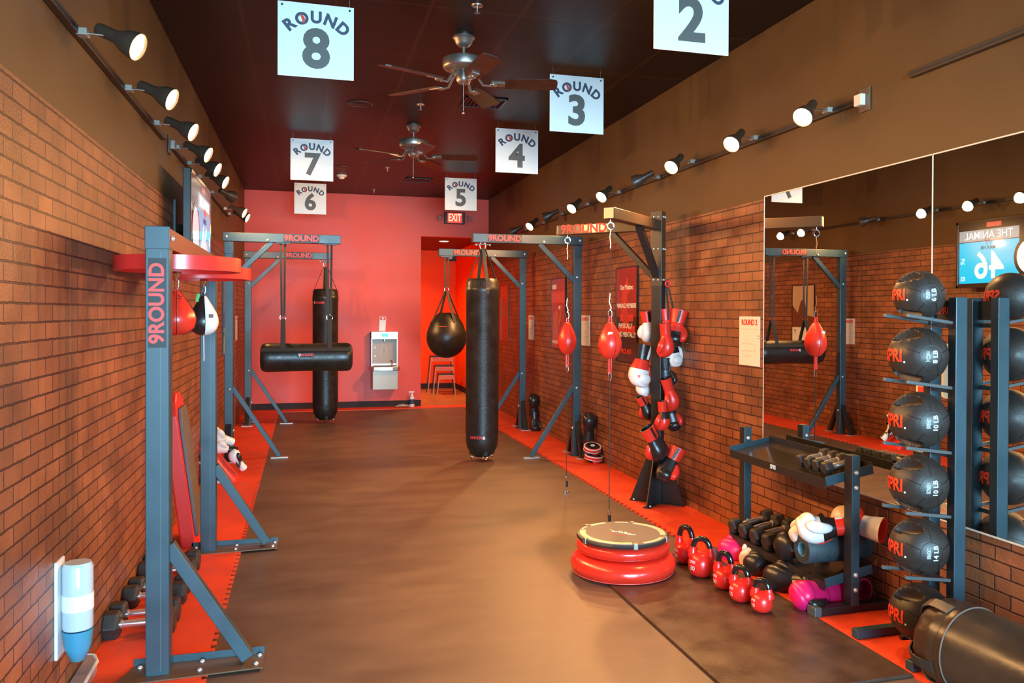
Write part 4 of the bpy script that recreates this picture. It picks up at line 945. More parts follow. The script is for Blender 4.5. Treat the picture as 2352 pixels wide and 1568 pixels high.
# ------------------------------------------------------------------ boxing gloves
def glove(label, p, d, thumb=(1, 0, 0), s=1.0, cuff=REDLEATH, back=BLKLEATH2, fist=BLKLEATH2, thumbm=REDLEATH, stripe=BLKLEATH2, lining=BLACK, group=None, txt=None, panel=None, name='boxing_glove', txtcol=None, txt_face=1):
    z = -Vector(d).normalized(); x = Vector(thumb); x = (x - x.dot(z) * z).normalized(); y = z.cross(x)
    M = Matrix((x, y, z)).transposed()
    t = thing(name, label, 'boxing glove', p, 0, group, rot=M.to_euler()); t.scale = (s, s, s)
    rings = [((0, 0, -.088), .049, .040), ((0, .001, -.105), .051, .042), ((0, .003, -.13), .060, .048), ((0, .006, -.165), .071, .058), ((0, .004, -.205), .077, .065), ((0, -.004, -.24), .073, .063), ((0, -.016, -.268), .058, .052), ((0, -.026, -.284), .032, .03)]
    bm = loft(bmesh.new(), [(c, a, b, None) for c, a, b in rings], 20, 2.3)
    o = mk('mitt', bm, back, t, smooth=70, sub=1); o.data.materials.append(fist)
    for f in o.data.polygons:
        if f.center.z < -.185 or (f.center.z < -.15 and f.center.y < 0): f.material_index = 1
    bm = loft(bmesh.new(), [((0, -.046, -.185), .03, .018, None), ((0, -.052, -.205), .052, .030, None), ((0, -.052, -.235), .055, .034, None), ((0, -.044, -.262), .042, .026, None), ((0, -.036, -.272), .02, .012, None)], 16, 2.2)
    mk('finger_roll', bm, fist, t, smooth=70, sub=1)
    bm = tube(bmesh.new(), [(.036, -.012, -.118), (.058, -.022, -.145), (.071, -.034, -.178), (.068, -.044, -.208), (.056, -.050, -.228), (.046, -.052, -.238)], [.014, .025, .031, .031, .023, .008], 12)
    mk('thumb', bm, thumbm, t, smooth=80, sub=1)
    # cuff: open tube with dark inside
    bm = bmesh.new(); cr = [(.0, .066, .048), (-.012, .064, .047), (-.05, .059, .044), (-.10, .053, .043)]
    prev = None; n = 20
    outer = [[bm.verts.new((a * math.cos(2 * PI * k / n), b * math.sin(2 * PI * k / n), zz)) for k in range(n)] for zz, a, b in cr]
    inner = [[bm.verts.new((a * .84 * math.cos(2 * PI * k / n), b * .84 * math.sin(2 * PI * k / n), zz)) for k in range(n)] for zz, a, b in ((0, .066, .048), (-.085, .055, .042))]
    for A, B in zip(outer, outer[1:]):
        for k in range(n): bm.faces.new((A[k], A[(k + 1) % n], B[(k + 1) % n], B[k]))
    for k in range(n): bm.faces.new((outer[0][k], inner[0][k], inner[0][(k + 1) % n], outer[0][(k + 1) % n])); bm.faces.new((inner[0][k], inner[1][k], inner[1][(k + 1) % n], inner[0][(k + 1) % n]))
    bm.faces.new(inner[1])
    o = mk('cuff', bm, cuff, t, smooth=50); o.data.materials.append(lining)
    for f in o.data.polygons:
        c = f.center
        w_ = .066 + (.053 - .066) * min(1, -c.z / .1); h_ = .048 + (.043 - .048) * min(1, -c.z / .1)
        if (c.x / w_) ** 2 + (c.y / h_) ** 2 < .84 and c.z > -.098: f.material_index = 1
    if stripe is not None:
        bm = bmesh.new()
        for sy in (-1, 1): bar(bm, (.006, sy * .0475, -.004), (.0, sy * .0425, -.095), .020, .004, (0, 1, 0))
        mk('cuff_stripe', bm, stripe, t)
    if panel is not None:
        bm = bmesh.new(); pts = [(-.03, -.12), (.03, -.12), (.042, -.17), (.034, -.20), (-.034, -.20), (-.042, -.17)]
        vs = [bm.verts.new((a, .0475 + (.0 if b > -.13 else .014) + (.004 if b < -.19 else 0), b)) for a, b in pts]; bm.faces.new(vs); mk('back_panel', bm, panel, t, solid=.004)
    if txt:
        M2 = basis((0, 0, 1), (txt_face * 1, 0, 0)) if False else basis((-1 * txt_face, 0, 0), (0, 0, 1))
        bm = bmesh.new()
        def wf(v, sgn=txt_face):
            a = v.x / .066; zz = -.218 + v.y
            return Vector((-.077 * math.sin(a) * sgn, sgn * .067 * math.cos(a), zz))
        add_text(bm, txt, .030, None, None, bold=.0012, warp=wf, extrude=0)
        me = bpy.data.meshes.new('logo_lettering'); bm.to_mesh(me); bm.free(); me.materials.append(txtcol or DECALRED); q = bpy.data.objects.new('logo_lettering', me); COL.objects.link(q); q.parent = t
    return t
GG = 'boxing gloves draped on the corner stand'
glove('large red-cuffed black glove, highest and rightmost on the corner stand', (2.791, 5.93, 1.524), (-.22, 0, -.98), (.9, -.45, 0), 1.02, fist=BLKLEATH2, back=REDLEATH, group=GG)
glove('red glove with open dark cuff hanging just right of the corner stand post top', (2.625, 5.84, 1.424), (.06, 0, -1), (-.5, -.9, 0), .92, back=REDLEATH, fist=REDLEATH, group=GG)
glove('red glove mostly hidden behind the two highest gloves of the corner stand', (2.70, 6.0, 1.535), (.07, 0, -1), (1, 0, 0), .9, back=REDLEATH, group=GG)
glove('white-fisted glove peeping out below the two highest red gloves', (2.756, 6.03, 1.345), (.12, 0, -.99), (1, .3, 0), .95, cuff=REDLEATH, back=BLKLEATH2, fist=WHITELEATH, thumbm=WHITELEATH, stripe=WHITELEATH, group=GG)
glove('red-cuffed white glove, only a sliver left of the corner stand post', (2.615, 6.17, 1.517), (.12, 0, -.99), (-1, 0, 0), .9, back=WHITELEATH, fist=WHITELEATH, thumbm=WHITELEATH, group=GG)
glove('white glove with red palm and 9ROUND lettering left of the corner stand post', (2.565, 6.08, 1.25), (-.22, 0, -.98), (.9, .5, 0), 1.18, cuff=BLKLEATH2, back=REDLEATH, fist=WHITELEATH, thumbm=REDLEATH, stripe=WHITELEATH, panel=None, txt='9ROUND', txt_face=-1, group=GG)
glove('plain white glove just below the 9ROUND lettered one', (2.615, 6.17, 1.08), (-.16, 0, -.99), (.9, .5, 0), .86, cuff=REDLEATH, back=WHITELEATH, fist=WHITELEATH, thumbm=WHITELEATH, group=GG)
glove('all black glove halfway up the corner stand, right of the post', (2.70, 6.02, 1.148), (.1, 0, -1), (1, -.2, 0), .85, cuff=BLKLEATH2, thumbm=BLKLEATH2, group=GG)
glove('red and black glove with wide dark cuff opening halfway up the corner stand', (2.672, 5.93, .998), (.29, 0, -.96), (-.4, -.9, 0), .92, back=REDLEATH, fist=REDLEATH, group=GG)
glove('red-cuffed glove poking out low on the left side of the corner stand post', (2.56, 6.16, .84), (.47, 0, -.89), (-1, 0, 0), .75, cuff=REDLEATH, group=GG)
glove('slim red and black glove low on the front of the corner stand post', (2.615, 5.86, .83), (.05, 0, -1), (-.6, -.8, 0), .8, back=BLKLEATH2, fist=REDLEATH, group=GG)
glove('black glove with a small red patch low on the right of the corner stand', (2.725, 6.0, .80), (.28, 0, -.96), (1, -.3, 0), .8, cuff=BLKLEATH2, group=GG)
glove('lower left red-cuffed black glove above the corner stand fins', (2.473, 5.83, .636), (.49, 0, -.87), (-.8, -.3, 0), 1.02, group=GG)
glove('lowest red-cuffed black glove hanging over the corner stand fins', (2.724, 5.80, .475), (-.5, 0, -.87), (.9, -.4, 0), 1.0, group=GG)
bm = bmesh.new(); tube(bm, [(0, 0, .02), (.03, -.01, -.10), (.06, -.01, -.22)], .006, 6); tube(bm, [(.0, .01, .02), (.01, .0, -.12), (.02, -.01, -.30)], .006, 6); tube(bm, [(.0, .02, .02), (-.01, .0, -.22), (.04, 0, -.55), (.02, 0, -.9)], .007, 6)
o = mk('hand_wrap', bm, BLACK, smooth=60); o.location = (2.70, 5.99, 1.74); tag(o, 'black straps hanging from the corner stand bracket down among the gloves', 'strap')
o = mk('strap_loop', torus(bmesh.new(), (0, 0, 0), .022, .009, FRONT, 16, 8), REDLEATH, smooth=60); o.location = (2.71, 5.98, 1.73); tag(o, 'small red loop at the foot of the corner stand bracket', 'strap')

# ------------------------------------------------------------------ floor: rebounder on two red discs
t = thing('balance_disc', 'lower and larger glossy red inflated ring under the mini trampoline', 'inflated ring', (1.765, 4.50, 0), 0, 'stacked red inflated rings')
prof = [(0, .012), (.20, .0), (.25, .0), (.285, .018), (.303, .045), (.305, .068), (.295, .095), (.268, .118), (.235, .126), (0, .120)]
mk('ring_body', lathe(bmesh.new(), prof, n=64), REDVINYL, t, smooth=60, sub=1)
mk('moulding_seam', torus(bmesh.new(), (0, 0, .022), .2905, .0025, n=64, m=6), mat('pink_rim', (.85, .10, .08), .4), t, smooth=60)
t = thing('balance_disc', 'upper glossy red inflated ring directly beneath the mini trampoline', 'inflated ring', (1.765, 4.50, .121), 0, 'stacked red inflated rings')
prof = [(0, .006), (.18, .0), (.225, .0), (.258, .015), (.272, .038), (.270, .060), (.252, .078), (.22, .086), (0, .082)]
mk('ring_body', lathe(bmesh.new(), prof, n=64), REDVINYL, t, smooth=60, sub=1)
mk('moulding_seam', torus(bmesh.new(), (0, 0, .02), .263, .0022, n=64, m=6), REDVINYL, t, smooth=60)
t = thing('mini_trampoline', 'small round black mini trampoline lying on top of the red rings', 'trampoline', (1.755, 4.485, .206))
mk('rim', lathe(bmesh.new(), [(0, .0), (.25, .0), (.262, .006), (.265, .015), (.260, .024), (.248, .026), (0, .024)], n=64), mat('trampoline_rim', (.03, .028, .026), .35), t, smooth=40)
mk('jump_mat', lathe(bmesh.new(), [(0, .0275), (.255, .0275), (.255, .0235), (0, .0235)], n=64), GREYV, t)
def ringseg(bm, r0, r1, a0, a1, z0, z1, n=16):
    p = [(r1 * math.cos(a0 + (a1 - a0) * k / n), r1 * math.sin(a0 + (a1 - a0) * k / n)) for k in range(n + 1)] + [(r0 * math.cos(a1 - (a1 - a0) * k / n), r0 * math.sin(a1 - (a1 - a0) * k / n)) for k in range(n + 1)]
    return prism(bm, p, z0, z1)
CRM = mat('cream_rim_band', (.72, .58, .40), .4)
for a0, a1, r0 in ((R(-28), R(52), .215), (R(150), R(262), .212), (R(60), R(80), .232), (R(95), R(122), .222), (R(278), R(318), .225), (R(130), R(145), .235)):
    mk('rim_band', ringseg(bmesh.new(), r0, .246, a0, a1, .0275, .029), CRM, t)
for a in (R(-38), R(265), R(55), R(125), R(195)):
    bm = bmesh.new(); box(bm, (.252 * math.cos(a), .252 * math.sin(a), .016), (.03, .028, .034), Matrix.Rotation(a, 3, 'Z')); mk('leg_bracket', bm, PEWTER, t, bevel=.004)
MS = Matrix.Rotation(R(-52), 3, 'Z')
bm = bmesh.new()
for seg in ([(-.075, .012), (-.055, .004), (-.06, -.012), (-.035, -.004), (-.03, .014), (-.01, .018), (.0, .002), (-.02, -.008)], [(-.008, -.004), (.015, -.012), (.03, -.002), (.022, .012), (.008, .006)], [(.02, -.016), (.045, -.012), (.05, .004)], [(.04, -.022), (.075, -.014), (.09, -.02)], [(-.09, .03), (-.086, .022)]):
    tube(bm, [MS @ Matrix.Rotation(R(8), 3, 'Z') @ Vector((a, b, .0)) + Vector((0, 0, .0285)) for a, b in seg], .0035, 5)
mk('script_mark', bm, CRM, t)
mk('swoosh', ringseg(bmesh.new(), .062, .069, R(150), R(265), .0275, .0292), mat('swoosh_red', (.5, .05, .04), .5), t)
mk('swoosh', ringseg(bmesh.new(), .064, .068, R(-40), R(40), .0275, .0290), mat('swoosh_grey', (.25, .17, .14), .5), t)

# ------------------------------------------------------------------ kettlebells
def kettlebell(x, y, rb, h, rz, num, label):
    t = thing('kettlebell', label, 'kettlebell', (x, y, .0145), R(rz), 'row of red kettlebells with black handles')
    prof = [(0, 0), (rb * .55, 0), (rb * .80, rb * .16), (rb * .96, rb * .5), (rb, rb * .85), (rb * .97, rb * 1.15), (rb * .83, rb * 1.5), (rb * .60, rb * 1.72), (rb * .35, rb * 1.84), (0, rb * 1.9)]
    mk('bell', lathe(bmesh.new(), prof, n=36), REDENAM, t, smooth=60, sub=1)
    zc = rb * 1.35; wx = rb * .60; top = h
    def arch(k0, k1, n=18):
        out = []
        for k in range(n + 1):
            u = k0 + (k1 - k0) * k / n    # 0..1 along handle
            a = PI * (1 - u); z = zc + (top - .016 - zc) * (math.sin(a) ** .62 if 0 < u < 1 else 0)
            xx = wx * 1.12 * math.copysign(abs(math.cos(a)) ** .8, math.cos(a)); out.append((xx, 0, z))
        return out
    mk('handle', tube(bmesh.new(), arch(.12, .88), .0165, 14), GLOSSBLK, t, smooth=60)
    for u0, u1 in ((.0, .125), (1.0, .875)):
        pp = arch(u0, u1, 6); mk('horn', tube(bmesh.new(), pp, [.027, .026, .024, .021, .019, .018, .0175], 14), REDENAM, t, smooth=60)
    bm = bmesh.new()
    wf = lambda v: Vector(((rb * 1.004 + .0015) * math.sin(v.x / rb - .45), -(rb * 1.004 + .0015) * math.cos(v.x / rb - .45) * math.cos((v.y) / rb * .9), rb * .92 + v.y))
    add_text(bm, num, rb * .46, None, None, bold=.0008, warp=lambda v: wf(v + Vector((0, -rb * .18, 0))), extrude=0)
    add_text(bm, 'SPRI', rb * .28, None, None, bold=.0005, warp=lambda v: wf(v + Vector((0, rb * .28, 0))), extrude=0)
    me = bpy.data.meshes.new('number_decal'); bm.to_mesh(me); bm.free(); me.materials.append(mat('decal_pink_white', (.85, .6, .55), .5)); q = bpy.data.objects.new('number_decal', me); COL.objects.link(q); q.parent = t
kettlebell(2.175, 4.525, .068, .228, -58, '30', 'farthest red kettlebell, beside the red rings, overlapped by the widest one')
kettlebell(2.152, 4.275, .076, .226, -42, '30', 'widest red kettlebell with a white 30, second from the red rings')
kettlebell(2.175, 4.045, .062, .206, -58, '20', 'red kettlebell in the middle of the row of five')
kettlebell(2.162, 3.845, .061, .190, -58, '15', 'red kettlebell second nearest to the camera in the row')
kettlebell(2.186, 3.680, .054, .170, -56, '10', 'smallest red kettlebell, nearest the camera at the end of the row')

# ------------------------------------------------------------------ dumbbell rack
t = thing('dumbbell_rack', 'low black two-tier dumbbell rack standing below the mirror', 'rack', (2.63, 4.07, 0), 0)
def L_(x, y, z): return (x - 2.63, y - 4.07, z)
for yc in (3.575, 4.63):
    mk('post', bx(-.024, .024, yc - 4.07 - .03, yc - 4.07 + .03, .045, .795), STEELB if False else STEEL, t, bevel=.003)
    mk('shaded_post_side', bx(-.0255, -.024, yc - 4.07 - .029, yc - 4.07 + .029, .045, .793), STEELB, t)  # thin black skin: shade of the aisle face put into the colour
    mk('foot', bx(-.21, .205, yc - 4.07 - .03, yc - 4.07 + .03, .012, .05), STEELB, t, bevel=.003)
    bm = box(bmesh.new(), (-.213, yc - 4.07, .033), (.04, .07, .046)); mk('foot_cap', bm, mat('foot_cap_grey', (.08, .10, .11), .35), t, bevel=.005)
    sg = 1
    for z0 in (.655, .145):
        tilt = math.atan2(.05, .27); Mt = Matrix.Rotation(-tilt, 3, 'Y'); yp = yc - 4.07 + (.036 if yc < 4 else -.036)
        mk('tray_bracket', box(bmesh.new(), (0.01, yp, z0 + .03), (.28, .006, .048), Mt), STEEL, t, bevel=.001)
        if yc < 4:
            for zz in (z0 + .055, z0 - .02): bolt(t, (0, -.525, zz), (0, -1, 0), .012)
        else: bolt(t, (0, .53, z0 + .075), (0, -1, 0), .012)
for z0 in (.655, .145):
    Mt = Matrix.Rotation(-math.atan2(.05, .27), 3, 'Y')
    mk('tray', box(bmesh.new(), (.01, .03, z0 + .022), (.272, .98, .004), Mt), mat('tray_gloss_black', (.035, .03, .025), .18, coat=.4), t)
    mk('front_rail', box(bmesh.new(), (-.128, .03, z0 - .012), (.005, .98, .045)), STEELB, t)
    mk('rear_rail', box(bmesh.new(), (.145, .03, z0 + .065), (.006, .98, .045)), STEELB, t)
textobj('logo_lettering', 'SPRI', .034, ON_RIGHT, (-.1315, .03, .645), DECALWHT, t, sx=.9)

def dumbbell(x, y, z, rh, hl, hd, label, group, rz=0, tilt=0.0):
    """handle along local X; rh head radius, hl half length, hd head depth"""
    t = thing('dumbbell', label, 'dumbbell', (x, y, z), 0, group, rot=(0, -tilt, R(rz)))
    M = frame_of(Vector((1, 0, 0))) @ Matrix.Rotation(R(30), 3, 'Z')
    for s in (-1, 1):
        c = Vector((s * (hl - hd), 0, 0)); bm = bmesh.new()
        prof = [(0, 0), (rh * .80, 0), (rh * .97, hd * .14), (rh, hd * .22), (rh, hd * .78), (rh * .90, hd * .94), (rh * .78, hd), (0, hd)]
        MM = frame_of(Vector((s, 0, 0))) @ Matrix.Rotation(R(0), 3, 'Z')
        lathe(bm, [(r_ / math.cos(PI / 6) * .93, z_) for r_, z_ in prof], c, 6, MM)
        mk('head', bm, HEXRUB, t, bevel=.003)
    bm = lathe(bmesh.new(), [(0, -hl + hd), (.013, -hl + hd), (.013, -hl * .52), (.020, -hl * .50), (.020, -hl * .44), (.0145, -hl * .42), (.0165, -hl * .28), (.0175, 0), (.0165, hl * .28), (.0145, hl * .42), (.020, hl * .44), (.020, hl * .50), (.013, hl * .52), (.013, hl - hd), (0, hl - hd)], (0, 0, 0), 16, frame_of(Vector((1, 0, 0))))
    mk('handle', bm, mat('bright_chrome', (.92, .92, .92), .22, .9), t, smooth=35)
    return t
GU = 'small hex dumbbells on the top tray'
for i, y in enumerate((3.93, 3.855, 3.78, 3.705)):
    dumbbell(2.645, y, .722, .033, .098, .052, ['small hex dumbbell on the top tray, farthest of the four', 'small hex dumbbell on the top tray, second farthest', 'small hex dumbbell on the top tray, second from the near post', 'small hex dumbbell on the top tray, closest to the near post'][i], GU, 0, math.atan2(.05, .27))
GL = 'big hex dumbbells on the lower tray'
for i, (y, r_) in enumerate(((4.57, .044), (4.445, .046), (4.315, .047), (4.18, .049), (4.04, .052))):
    dumbbell(2.64, y, .176 + r_, r_, .145, .072, ['big hex dumbbell at the far left end of the lower tray', 'big hex dumbbell, second from the far end of the lower tray', 'big hex dumbbell in the middle of the lower tray row', 'big hex dumbbell, fourth from the far end of the lower tray', 'largest hex dumbbell, beside the gloves on the lower tray'][i], GL, 0, math.atan2(.05, .27))
# rolled mat across the rack
t = thing('rolled_mat', 'rolled dark blue-grey exercise mat lying across the near end of the lower tray', 'exercise mat', (2.66, 3.755, .285))
bm = bmesh.new(); prof = [(.038, -.20), (.072, -.20), (.075, -.195), (.075, .175), (.072, .18), (.038, .18), (.038, -.20)]
lathe(bm, prof, (0, 0, 0), 40, frame_of(Vector((1, 0, 0)))); mk('roll', bm, MATROLL, t, smooth=40)
bm = bmesh.new(); pts = [Vector((-.2005, (.040 + .033 * k / 60) * math.cos(k * .33), (.040 + .033 * k / 60) * math.sin(k * .33))) for k in range(60)]; tube(bm, pts, .0009, 4); mk('spiral_edge', bm, BLACK, t)
mk('inner_wrap', lathe(bmesh.new(), [(.0375, -.198), (.0375, .1), (.034, .1), (.034, -.198), (.0375, -.198)], (0, 0, 0), 32, frame_of(Vector((1, 0, 0)))), mat('mat_inner_blue', (.12, .28, .36), .5, var=.3, vscale=50), t, smooth=60)
G2 = 'gloves lying on and under the dumbbell rack'
glove('shiny black glove between the largest dumbbell and the rolled mat', (2.70, 3.93, .335), (-.9, .10, -.40), (.2, .6, .8), 1.0, cuff=BLKLEATH2, thumbm=BLKLEATH2, group=G2, lining=WHITELEATH)
glove('big white glove lying on the rolled mat, fist toward the dumbbells', (2.69, 3.62, .432), (-.80, .42, -.16), (-.35, -.75, -.15), 1.05, cuff=REDLEATH, back=BLKLEATH2, fist=WHITELEATH, thumbm=WHITELEATH, stripe=WHITELEATH, group=G2, panel=REDLEATH)
glove('small white mitt tucked under the big white glove beside the black one', (2.63, 3.80, .41), (-.7, .1, -.35), (0, 0, 1), .72, cuff=BLKLEATH2, back=WHITELEATH, fist=WHITELEATH, thumbm=WHITELEATH, stripe=None, group=G2)
glove('white and red glove with its round cuff opening toward the wall, on the rolled mat', (2.765, 3.515, .42), (-.42, .88, .06), (.2, .2, 1), 1.0, cuff=WHITELEATH, back=REDLEATH, fist=mat('cream_logo_leather', (.75, .55, .35), .4), thumbm=REDLEATH, lining=REDLEATH, stripe=None, group=G2)
glove('hot pink glove on the floor under the far end of the rack', (2.62, 4.42, .075), (-.72, .66, -.08), (0, .2, 1), .95, cuff=PINK, back=PINK, fist=PINK, thumbm=PINK, stripe=None, group=G2)
glove('white 9ROUND lettered glove on the floor between the pink and black gloves', (2.72, 4.40, .078), (-.95, -.25, -.08), (0, .2, 1), .95, cuff=WHITELEATH, back=WHITELEATH, fist=WHITELEATH, thumbm=WHITELEATH, stripe=None, txt='9ROUND', txt_face=-1, group=G2)
glove('black glove on the floor under the middle of the rack', (2.66, 4.16, .075), (-.86, .35, -.08), (0, .3, 1), .95, cuff=BLKLEATH2, thumbm=BLKLEATH2, lining=mat('lining_grey', (.2, .2, .2), .6), group=G2)
glove('black glove on the floor beneath the rolled mat, its ribbed cuff facing the camera', (2.56, 3.80, .080), (-.55, .80, -.05), (0, .3, 1), 1.0, cuff=BLKLEATH2, thumbm=BLKLEATH2, lining=mat('lining_blue', (.12, .30, .36), .5), stripe=WHITELEATH, group=G2)
glove('dark glove filling the gap beneath the near end of the lower tray', (2.70, 3.86, .078), (-.75, -.6, -.05), (0, .3, 1), .95, cuff=BLKLEATH2, thumbm=BLKLEATH2, group=G2)
glove('large hot pink glove on the floor beside the near foot of the rack', (2.66, 3.700, .078), (-.98, -.05, -.05), (-.1, -.6, -.6), 1.08, cuff=PINK, back=PINK, fist=PINK, thumbm=BLKLEATH2, stripe=None, group=G2)
glove('hot pink glove with round cuff opening beyond the near rack post', (2.77, 3.66, .075), (.15, .92, -.02), (0, .2, 1), .95, cuff=PINK, back=PINK, fist=PINK, thumbm=PINK, lining=mat('dark_pink_lining', (.45, .01, .08), .5), stripe=None, group=G2)

# ------------------------------------------------------------------ medicine ball rack
t = thing('ball_rack', 'tall narrow steel rack cradling six medicine balls at the right', 'rack', (2.722, 3.05, 0))
for yc in (-.07, .08):
    mk('post', bx(-.03, .03, yc - .022, yc + .022, .02, 1.575), STEEL, t, bevel=.003)
    mk('shaded_post_side', bx(-.0315, -.03, yc - .021, yc + .021, .03, 1.57), STEELB, t)  # shaded aisle side of the post painted as a thin black sheet
for yc in (-.14, .22):
    mk('foot', bx(-.30, .10, yc - .022, yc + .022, .012, .052), STEEL, t, bevel=.003)
mk('base_bar', bx(-.02, .03, -.12, .20, .012, .05), STEELB, t)
hp = mk('header_plate', bx(-.012, -.004, -.05, .06, 1.475, 1.56), BLACK, t); textobj('logo_lettering', 'SPRI.', .042, ON_RIGHT, (-.0125, .005, 1.515), DECALORG, hp, bold=.001)
for i, z in enumerate((1.495, 1.212, .93, .652, .376)):
    for yc in (-.066, .082):
        bm = bar(bmesh.new(), (-.262, yc - .002, z), (-.03, yc - .002, z - .032), .014, .014, (0, 1, 0)); bar(bm, (-.262, yc - .002, z), (-.22, yc - .002, z + .012 * 0 + -.006), .015, .015, (0, 1, 0))
        mk('cradle_arm', bm, mat('arm_grey', (.085, .09, .09), .4), t, bevel=.002)
    mk('cross_bar', bx(-.028, -.02, -.06, .07, z - .055, z - .035), STEEL, t)
bm = bar(bmesh.new(), (-.17, -.066, .055), (0, -.066, .045), .014, .02, (0, 1, 0)); bar(bm, (-.17, .07, .055), (0, .07, .045), .014, .02, (0, 1, 0)); mk('lowest_cradle', bm, STEELB, t)

def medball(p, rb, rz, label, wt, small=False):
    t = thing('medicine_ball', label, 'medicine ball', p, R(rz), 'black grip medicine balls on the rack')
    bm = bmesh.new(); bmesh.ops.create_uvsphere(bm, u_segments=96, v_segments=64, radius=rb)
    def dirv(az, el): return Vector((math.cos(el) * math.sin(az), -math.cos(el) * math.cos(az), math.sin(el)))
    dim = [(dirv(R(-40), R(50)), .56, .27, R(12)), (dirv(R(-42), R(-52)), .56, .27, R(-14))]
    for v in bm.verts:
        d = v.co.normalized()
        for c, A, B, ro in dim:
            up = Vector((0, 0, 1)); s_ = up.cross(c).normalized(); u_ = c.cross(s_)
            x = d.dot(s_); y = d.dot(u_)
            if d.dot(c) < 0: continue
            x2 = x * math.cos(ro) + y * math.sin(ro); y2 = -x * math.sin(ro) + y * math.cos(ro)
            q = math.sqrt((x2 / A) ** 2 + (y2 / B) ** 2)
            if q < 1: v.co -= c * rb * .42 * (1 - q * q) ** .7
    mk('ball_body', bm, RUBBER, t, smooth=55)
    # moulded seams: ring round the label panel and arcs leaving it
    def SP(u, v, off=.001): # u,v in radians around label centre
        az = R(26) + u; return dirv(az, v) * (rb + off)
    sm = bmesh.new(); tube(sm, [SP(.40 * math.cos(2 * PI * k / 30), .40 * math.sin(2 * PI * k / 30)) for k in range(30)], .0016, 5, True)
    for a in (R(90), R(18), R(-54), R(-126), R(162)):
        tube(sm, [SP((.40 + .075 * k) * math.cos(a), max(-1.3, min(1.3, (.40 + .075 * k) * math.sin(a)))) for k in range(8)], .0015, 5)
    mk('seam', sm, mat('ball_seam', (.012, .011, .011), .5), t)
    def wrap(az, el=0.0): return lambda v: dirv(az + v.x / rb, el + v.y / rb) * (rb + .0018)
    def decal(name, s, size, az, el, m_, bold=.0015, sx=1.0):
        bm = bmesh.new(); add_text(bm, s, size, None, None, bold=bold, warp=wrap(az, el), extrude=0, sx=sx)
        bmesh.ops.subdivide_edges(bm, edges=[e for e in bm.edges if e.calc_length() > .012], cuts=2)
        for v in bm.verts: v.co = v.co.normalized() * (rb + .0018)
        me = bpy.data.meshes.new(name); bm.to_mesh(me); bm.free(); me.materials.append(m_); q = bpy.data.objects.new(name, me); COL.objects.link(q); q.parent = t
    decal('logo_lettering', 'SPRI', .074 * rb / .125, R(-56), .0, DECALORG, .0026, .86)
    decal('logo_lettering', 'SPRI', .074 * rb / .125, R(135), .0, DECALORG, .0026, .86)
    dot = bmesh.new(); lathe(dot, [(0, 0), (.0045, 0), (.0045, .001), (0, .001)], dirv(R(-26), -.20) * (rb + .0005), 12, frame_of(dirv(R(-26), -.20))); mk('white_dot', dot, DECALWHT, t)
    bm = bmesh.new()
    for k in range(7): # block of small print
        for j in range(9 if k % 2 else 7):
            u = k * .021 - .20; v = (j - 4) * .042
            if random.random() < .86:
                q = [SP(u + a, v + b, .0015) for a, b in ((0, 0), (.013, 0), (.013, .034), (0, .034))]; bm.faces.new([bm.verts.new(x) for x in q])
    me = bpy.data.meshes.new('label_print'); bm.to_mesh(me); bm.free(); me.materials.append(mat('print_white', (.62, .66, .66), .5)); q = bpy.data.objects.new('label_print', me); COL.objects.link(q); q.parent = t
    bm = bmesh.new()
    def wv(v): return SP(.13 - v.y / rb, v.x / rb, .0016)
    add_text(bm, wt, .030, None, None, bold=.001, warp=wv, extrude=0)
    me = bpy.data.meshes.new('weight_print'); bm.to_mesh(me); bm.free(); me.materials.append(MATS['print_white']); q = bpy.data.objects.new('weight_print', me); COL.objects.link(q); q.parent = t
BR = .124
for i, (p, rb, wt) in enumerate((((2.585, 3.06, 1.583), .108, '6 LB'), ((2.582, 3.06, 1.319), BR, '8 LB'), ((2.588, 3.06, 1.035), BR, '10 LB'), ((2.590, 3.06, .757), BR, '10 LB'), ((2.595, 3.06, .478), BR, '14 LB'), ((2.600, 3.06, .186), .126, '15 LB'))):
    medball(p, rb, -40, ['smallest medicine ball, topmost on the tall ball rack', 'second medicine ball from the top of the tall rack', 'third medicine ball from the top of the tall rack', 'fourth medicine ball from the top, at the lower mirror edge', 'fifth medicine ball from the top, below the mirror edge', 'lowest medicine ball, partly behind the lying heavy bag'][i], wt)

t = thing('brochure_holder', 'clear holder with white and red card on the mirror behind the medicine balls', 'card holder', (XR - .022, 3.255, 1.24))
mk('card', bx(-.006, -.002, -.10, .10, -.12, .12), PAPER, t); mk('red_band', bx(-.0075, -.006, -.06, .085, -.118, -.085), DECALRED, t)
mk('holder_edge', bx(-.012, -.003, -.115, -.085, -.125, .125), mat('holder_blue', (.45, .62, .66), .2), t)

# ------------------------------------------------------------------ heavy bag lying by the right wall
t = thing('heavy_bag', 'large black heavy bag lying on the floor in the lower right corner', 'punching bag', (2.49, 2.70, .190), R(4))
r = .168
prof = [(0, -.115), (r * .50, -.113), (r * .78, -.104), (r * .93, -.085), (r * .985, -.06), (r * 1.0, -.02), (r * 1.012, -.015), (r * 1.012, .02), (r, .025), (r * 1.01, .03), (r * 1.01, .06), (r, .065), (r, 1.1), (r * .9, 1.2), (0, 1.22)]
MB = basis((1, 0, 0), (0, 0, 1))   # local z -> -Y
bm = lathe(bmesh.new(), prof, (0, 0, 0), 56, MB)
for v in bm.verts:
    if v.co.y > .03:
        a = math.atan2(v.co.z, v.co.x); k = 1 + .012 * math.sin(a * 14) + .01 * math.sin(a * 23 + 1); v.co.x *= k; v.co.z *= k
mk('bag_body', bm, mat('lying_bag_vinyl', (.048, .028, .016), .33, spec=.5, var=.3, vscale=3, bump=.3, bscale=30), t, smooth=50)
